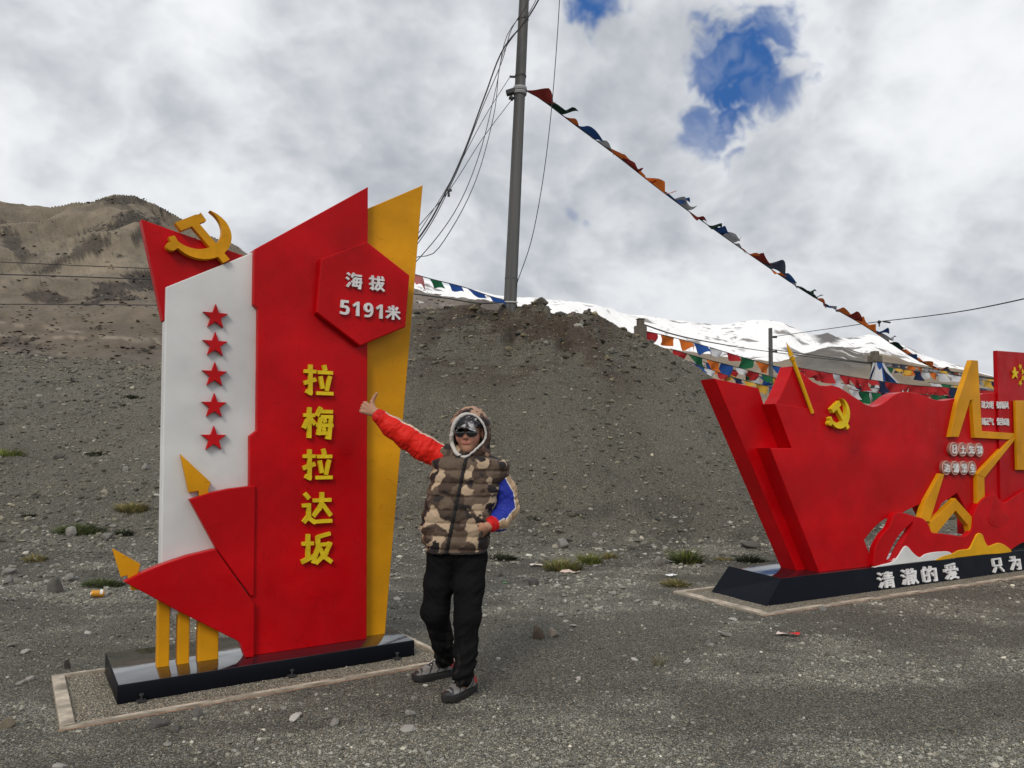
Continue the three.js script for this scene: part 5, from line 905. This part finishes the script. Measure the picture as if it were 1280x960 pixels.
  const pocket = j(606, 657, 4.47);
  mesh('pocket_welt', new THREE.CapsuleGeometry(0.008, 0.10, 4, 8).rotateZ(-0.35).translate(pocket[0] - 0.012, pocket[1] - 0.02, pocket[2] - 0.012), new THREE.MeshStandardMaterial({ color: rgb(0.03, 0.026, 0.025), roughness: 0.8 }), t);
  // sleeves
  function sleeve(name, pts, side, base, stripe, ring, bounds, cuff) {
    const L = []; let tot = 0; for (let i = 0; i + 1 < pts.length; i++) { const l = hypot(pts[i + 1][0] - pts[i][0], pts[i + 1][1] - pts[i][1], pts[i + 1][2] - pts[i][2]); L.push([tot, l]); tot += l; }
    const near = (x, y, z) => { let best = [9, 0, 0]; pts.slice(0, -1).forEach((a, i) => { const [d, u] = limb(x, y, z, a, pts[i + 1], a[3], pts[i + 1][3]); if (d < best[0]) best = [d, L[i][0] + u * L[i][1], i, u]; }); return best; };
    const f = (x, y, z) => { const [, s, i, u] = near(x, y, z), d = chain(x, y, z, pts, 0.03), a = s + 0.022 * noise3(x * 18, y * 18, z * 18); return d + 0.0030 * sin((a + 0.014 * noise3(x * 9, y * 9, z * 9)) / ring * 2 * PI) * (0.5 + 0.8 * noise3(x * 14 + 5, y * 14, z * 14)) * smooth(0, 0.05, s) + 0.009 * fbm3(x * 20, y * 20, z * 20, 3) - 0.004; };
    const tint = (x, y, z) => {
      const [, s, i, u] = near(x, y, z), a = pts[i], b = pts[i + 1], c = [0, 1, 2].map((k) => [x, y, z][k] - lerp(a[k], b[k], u)), l = hypot(...c) || 1, dv = V3(b[0] - a[0], b[1] - a[1], b[2] - a[2]).normalize(), sv = V3(...side); sv.addScaledVector(dv, -sv.dot(dv)).normalize();
      const q = (c[0] * sv.x + c[1] * sv.y + c[2] * sv.z) / l;
      if (s > tot - cuff) return [0.52, 0.012, 0.012];
      if (q > 0.88) return stripe.map((k) => k * (0.85 + 0.3 * (noise3(x * 50, y * 50, z * 50) > 0.15)));
      if (q > 0.83) return [0.62, 0.6, 0.56];
      return base;
    };
    return mesh(name, skinOf(f, bounds[0], bounds[1], 0.005, tint), fabric(0.5), t);
  }
  sleeve('sleeve', [j(553, 572, 4.63, 0.074), j(530, 560, 4.625, 0.072), j(510, 547.5, 4.62, 0.066), j(490, 534, 4.61, 0.056), j(474, 520.5, 4.60, 0.042)], [0.45, 0.85, -0.12], [0.62, 0.016, 0.010], [0.50, 0.34, 0.22], 0.030, [[-0.56, 1.25, -0.16], [0.08, 1.75, 0.18]], 0.012);
  sleeve('sleeve', [j(618, 590, 4.64, 0.068), j(631, 614, 4.66, 0.068), j(634, 636, 4.665, 0.066), j(623, 650, 4.59, 0.060), j(613.5, 656, 4.515, 0.042)], [0.95, -0.12, 0.25], [0.020, 0.035, 0.30], [0.46, 0.32, 0.20], 0.045, [[0.12, 0.86, -0.20], [0.50, 1.42, 0.24]], 0.018);
  // trousers
  const lr = [j(555, 698, 4.63, 0.098), j(548.5, 732, 4.63, 0.090), j(544, 766, 4.63, 0.083), j(552.5, 800, 4.72, 0.066), j(557, 822, 4.80, 0.060)], ll = [j(589, 698, T, 0.098), j(586, 732, 4.57, 0.092), j(583.5, 773, 4.51, 0.078), j(582, 815, 4.48, 0.066), j(579, 846, 4.45, 0.062)];
  const seat = j(571.5, 690, T);
  const trousers = (x, y, z) => {
    const a = chain(x, y, z, lr, 0.03), b = chain(x, y, z, ll, 0.03);
    let d = smin(a, b, 0.016); d = smin(d, oval(x, y, z, [seat[0], seat[1] + 0.02, seat[2] - 0.005], [0.172, 0.12, 0.125]), 0.03);
    const low = smooth(0.42, 0.12, y), leg = a < b ? 1 : -1;
    d += 0.009 * fbm3(x * 9 + leg, y * 13, z * 9, 3) + 0.012 * fbm3(x * 16 + leg * 3, (y + leg * x * 0.8) * 34, z * 16, 2) * (0.35 + 0.65 * low) + 0.004 * sin((y + 0.5 * leg * x + 0.02 * noise3(x * 14, y * 6, z * 14)) * 105) * low;
    return d;
  };
  mesh('trousers', skinOf(trousers, [-0.26, 0.03, -0.36], [0.32, 0.90, 0.30], 0.0062, (x, y, z) => { const n = 1 + 0.35 * fbm3(x * 12, y * 12, z * 12, 3), dust = smooth(0.1, 0.45, fbm3(x * 30, y * 12, z * 30, 3)) * smooth(0.5, 0.1, y); return [0.0062 * n + 0.014 * dust, 0.0064 * n + 0.013 * dust, 0.0074 * n + 0.011 * dust]; }), fabric(0.8, { sheen: 0, specularIntensity: 0.15 }), t);
  // hood, cap, glasses
  const HY = -0.04, hc = cos(HY), hs = sin(HY), hoodAt = j(588, 541, 4.635);
  const inHood = (x, y, z) => { const X = x - hoodAt[0], Z = z - hoodAt[2]; return [X * hc - Z * hs, y - hoodAt[1], X * hs + Z * hc]; };
  const hoodOuter = (x, y, z) => {
    const [X, Y, Z] = inHood(x, y, z), n = 0.006 * fbm3(x * 16, y * 16, z * 16, 3), R = [0.128, 0.160, 0.160];
    let d = oval(X, Y, Z, [0, 0.004, 0], R); d = smin(d, oval(X, Y, Z, [0, -0.135, 0.0], [0.120, 0.062, 0.135]), 0.05);
    return d + n;
  };
  const openC = (Y) => -0.026 * smooth(0.0, -0.14, Y), openW = (Y) => 0.102 * (1 - 0.26 * smooth(-0.04, -0.15, Y));
  const hood = (x, y, z) => {
    const [X, Y, Z] = inHood(x, y, z), d = abs(hoodOuter(x, y, z) + 0.010) - 0.010;
    const mouth = hypot((X - openC(Y)) / openW(Y), (Y + 0.018) / 0.128) - 1;
    return Z > -0.01 ? max(d, -mouth * 0.1, ) : d;
  };
  mesh('hood', skinOf(hood, [hoodAt[0] - 0.17, hoodAt[1] - 0.24, hoodAt[2] - 0.17], [hoodAt[0] + 0.17, hoodAt[1] + 0.19, hoodAt[2] + 0.17], 0.0045, (x, y, z, nx, ny, nz) => { const [X, Y, Z] = inHood(x, y, z), out = nx * (x - hoodAt[0]) + ny * (y - hoodAt[1]) * 0.6 + nz * (z - hoodAt[2]); return out < -0.01 ? [0.58, 0.57, 0.55] : camo(x * 1.1 + 2.3, y * 1.1 + 5.2, z * 1.1 + 1.7).map((k, i) => k * [0.85, 0.72, 0.72][i]); }), fabric(0.7), t);
  const rim = [];
  for (let k = 0; k <= 44; k++) { const a = -PI / 2 - 0.05 + k / 44 * (2 * PI + 0.1), Y = -0.018 + 0.128 * sin(a), X = openC(Y) + openW(Y) * cos(a); let Z = 0.22; const wx = () => [hoodAt[0] + X * hc + Z * hs, hoodAt[1] + Y, hoodAt[2] - X * hs + Z * hc]; while (Z > 0 && hoodOuter(...wx()) > 0) Z -= 0.002; rim.push(V3(...wx())); }
  const rimGeo = new THREE.TubeGeometry(new THREE.CatmullRomCurve3(rim, false, 'centripetal'), 120, 0.0085, 10, false), rp = rimGeo.attributes.position; for (let i = 0; i < rp.count; i++) { const n = rimGeo.attributes.normal, k = 0.003 * noise3(rp.getX(i) * 120, rp.getY(i) * 120, rp.getZ(i) * 120) + 0.006 * smooth(0.02, -0.07, rp.getX(i) - hoodAt[0]) - 0.002; rp.setXYZ(i, rp.getX(i) + n.getX(i) * k, rp.getY(i) + n.getY(i) * k, rp.getZ(i) + n.getZ(i) * k); }
  rimGeo.computeVertexNormals();
  mesh('hood_trim', rimGeo, new THREE.MeshPhysicalMaterial({ color: rgb(0.50, 0.49, 0.475), roughness: 1, sheen: 0.3, sheenColor: rgb(0.8, 0.8, 0.8) }), t);
  const cap = (x, y, z) => {
    const [X, Y, Z] = inHead(x, y, z);
    let d = max(abs(oval(X, Y, Z, [0, 0.048, -0.006], [0.088, 0.080, 0.108])) - 0.004, 0.030 - Y);
    const bend = 0.9 * X * X / 0.09, by = 0.044 - bend - (Z - 0.09) * 0.22;
    d = smin(d, max(hypot(X / 0.078, (Z - 0.085) / 0.078) * 0.078 - 0.078, abs(Y - by) - 0.004, 0.07 - Z), 0.006);
    return d + 0.0015 * fbm3(x * 40, y * 40, z * 40, 2);
  };
  mesh('cap', skinOf(cap, [head[0] - 0.12, head[1] + 0.005, head[2] - 0.14], [head[0] + 0.12, head[1] + 0.15, head[2] + 0.19], 0.0034, (x, y, z) => { const a = fbm3(x * 42, y * 52, z * 42, 3); return a > 0.12 ? [0.46, 0.46, 0.48] : a > -0.1 ? [0.10, 0.10, 0.11] : [0.022, 0.022, 0.026]; }), fabric(0.42), t);
  const gl = new THREE.Group(); gl.name = 'sunglasses'; gl.position.set(...head); gl.rotation.y = YAW; t.add(gl);
  const lensM = new THREE.MeshPhysicalMaterial({ color: rgb(0.010, 0.010, 0.012), roughness: 0.08, clearcoat: 1, clearcoatRoughness: 0.05 }), frameM = new THREE.MeshStandardMaterial({ color: rgb(0.012, 0.012, 0.012), roughness: 0.4 });
  for (const s of [-1, 1]) {
    mesh('lens', new THREE.SphereGeometry(1, 28, 18).scale(0.035, 0.027, 0.011).rotateY(s * 0.28).translate(s * 0.036, -0.001, 0.093), lensM, gl);
    mesh('temple', new THREE.CapsuleGeometry(0.0035, 0.10, 4, 8).rotateX(PI / 2).rotateY(s * 0.08).translate(s * 0.076, 0.006, 0.032), frameM, gl);
  }
  mesh('bridge', new THREE.TorusGeometry(0.010, 0.003, 8, 16, PI).translate(0, 0.002, 0.104), frameM, gl);
  // shoes
  function shoe(heel, toe, label) {
    const h = level(...heel), e = level(...toe), dir = V3(e.x - h.x, 0, e.z - h.z).normalize(), s = new THREE.Group(); s.name = 'shoe'; s.position.set(h.x - O.x, 0.0, h.z - O.z); s.rotation.y = Math.atan2(-dir.z, dir.x); t.add(s);
    const out = (x) => lerp(0.036, 0.047, smooth(0.02, 0.19, x)) * (1 - 0.75 * smooth(0.22, 0.295, x) ** 2) * (1 - 0.25 * smooth(0.03, 0, x));
    const sole = (x, y, z) => { const tread = 0.0035 * (sin(x * 260) > 0.2 ? 1 : 0) * smooth(0.016, 0.008, y); return max(abs(z) - out(clamp(x, 0.0, 0.285)) - 0.004 * smooth(0.0, 0.03, y), -x - 0.002, x - 0.285, y - 0.034 - 0.012 * smooth(0.05, 0, x) - 0.014 * smooth(0.23, 0.285, x), tread - y + 0.002 + 0.014 * smooth(0.24, 0.29, x)) ; };
    mesh('sole', skinOf((x, y, z) => sole(x, y, z) - 0.003, [-0.02, -0.012, -0.07], [0.31, 0.075, 0.07], 0.0042, () => [0.014, 0.013, 0.013]), new THREE.MeshStandardMaterial({ vertexColors: true, roughness: 0.7 }), s);
    const up = (x, y, z) => { let d = smin(oval(x, y, z, [0.20, 0.036, 0], [0.088, 0.042, 0.047]), oval(x, y, z, [0.10, 0.060, 0], [0.098, 0.052, 0.042]), 0.03); d = smin(d, limb(x, y, z, [0.052, 0.04, 0], [0.066, 0.125, 0], 0.044, 0.046)[0], 0.02); d = smin(d, oval(x, y, z, [0.02, 0.05, 0], [0.03, 0.05, 0.037]), 0.02); const pan = fbm3(x * 30, y * 30, z * 30, 2); return max(d + 0.002 * pan, 0.030 - y, y - 0.128); };
    mesh('upper', skinOf(up, [-0.03, 0.02, -0.07], [0.31, 0.15, 0.07], 0.004, (x, y, z) => {
      const a = x * 0.8 + y * 0.6;
      if (y > 0.105) return [0.02, 0.02, 0.02];
      if (x < 0.045 && y > 0.06) return [0.5, 0.03, 0.03];
      if (x > 0.075 && x < 0.19 && abs(z) < 0.020) return [0.022, 0.022, 0.024];
      if (x > 0.255 || (abs(z) > 0.036 && y < 0.05)) return [0.03, 0.03, 0.032];
      return (a * 22) % 1 < 0.24 ? [0.05, 0.05, 0.052] : [0.22, 0.21, 0.205];
    }), new THREE.MeshPhysicalMaterial({ vertexColors: true, roughness: 0.34, metalness: 0.25 }), s);
    const lace = []; for (let i = 0; i < 5; i++) { const x = 0.098 + i * 0.021, y = 0.118 - i * 0.0085; for (const k of [-1, 1]) lace.push(new THREE.CapsuleGeometry(0.0034, 0.040, 4, 6).rotateX(PI / 2).rotateY(k * 0.42).translate(x, y, 0).toNonIndexed()); }
    mesh('laces', mergeGeometries(lace), new THREE.MeshStandardMaterial({ color: rgb(0.62, 0.6, 0.58), roughness: 0.9 }), s);
    return s;
  }
  shoe([566, 843], [520, 852.5]); shoe([591, 863], [556, 880]);
}

// ───────────── draw ─────────────
const renderer = new THREE.WebGLRenderer({ antialias: true });
renderer.setSize(1280, 960);
renderer.toneMapping = THREE.LinearToneMapping;
renderer.toneMappingExposure = EXPOSURE;
renderer.shadowMap.enabled = true;
renderer.shadowMap.type = THREE.PCFSoftShadowMap;
renderer.render(scene, camera);
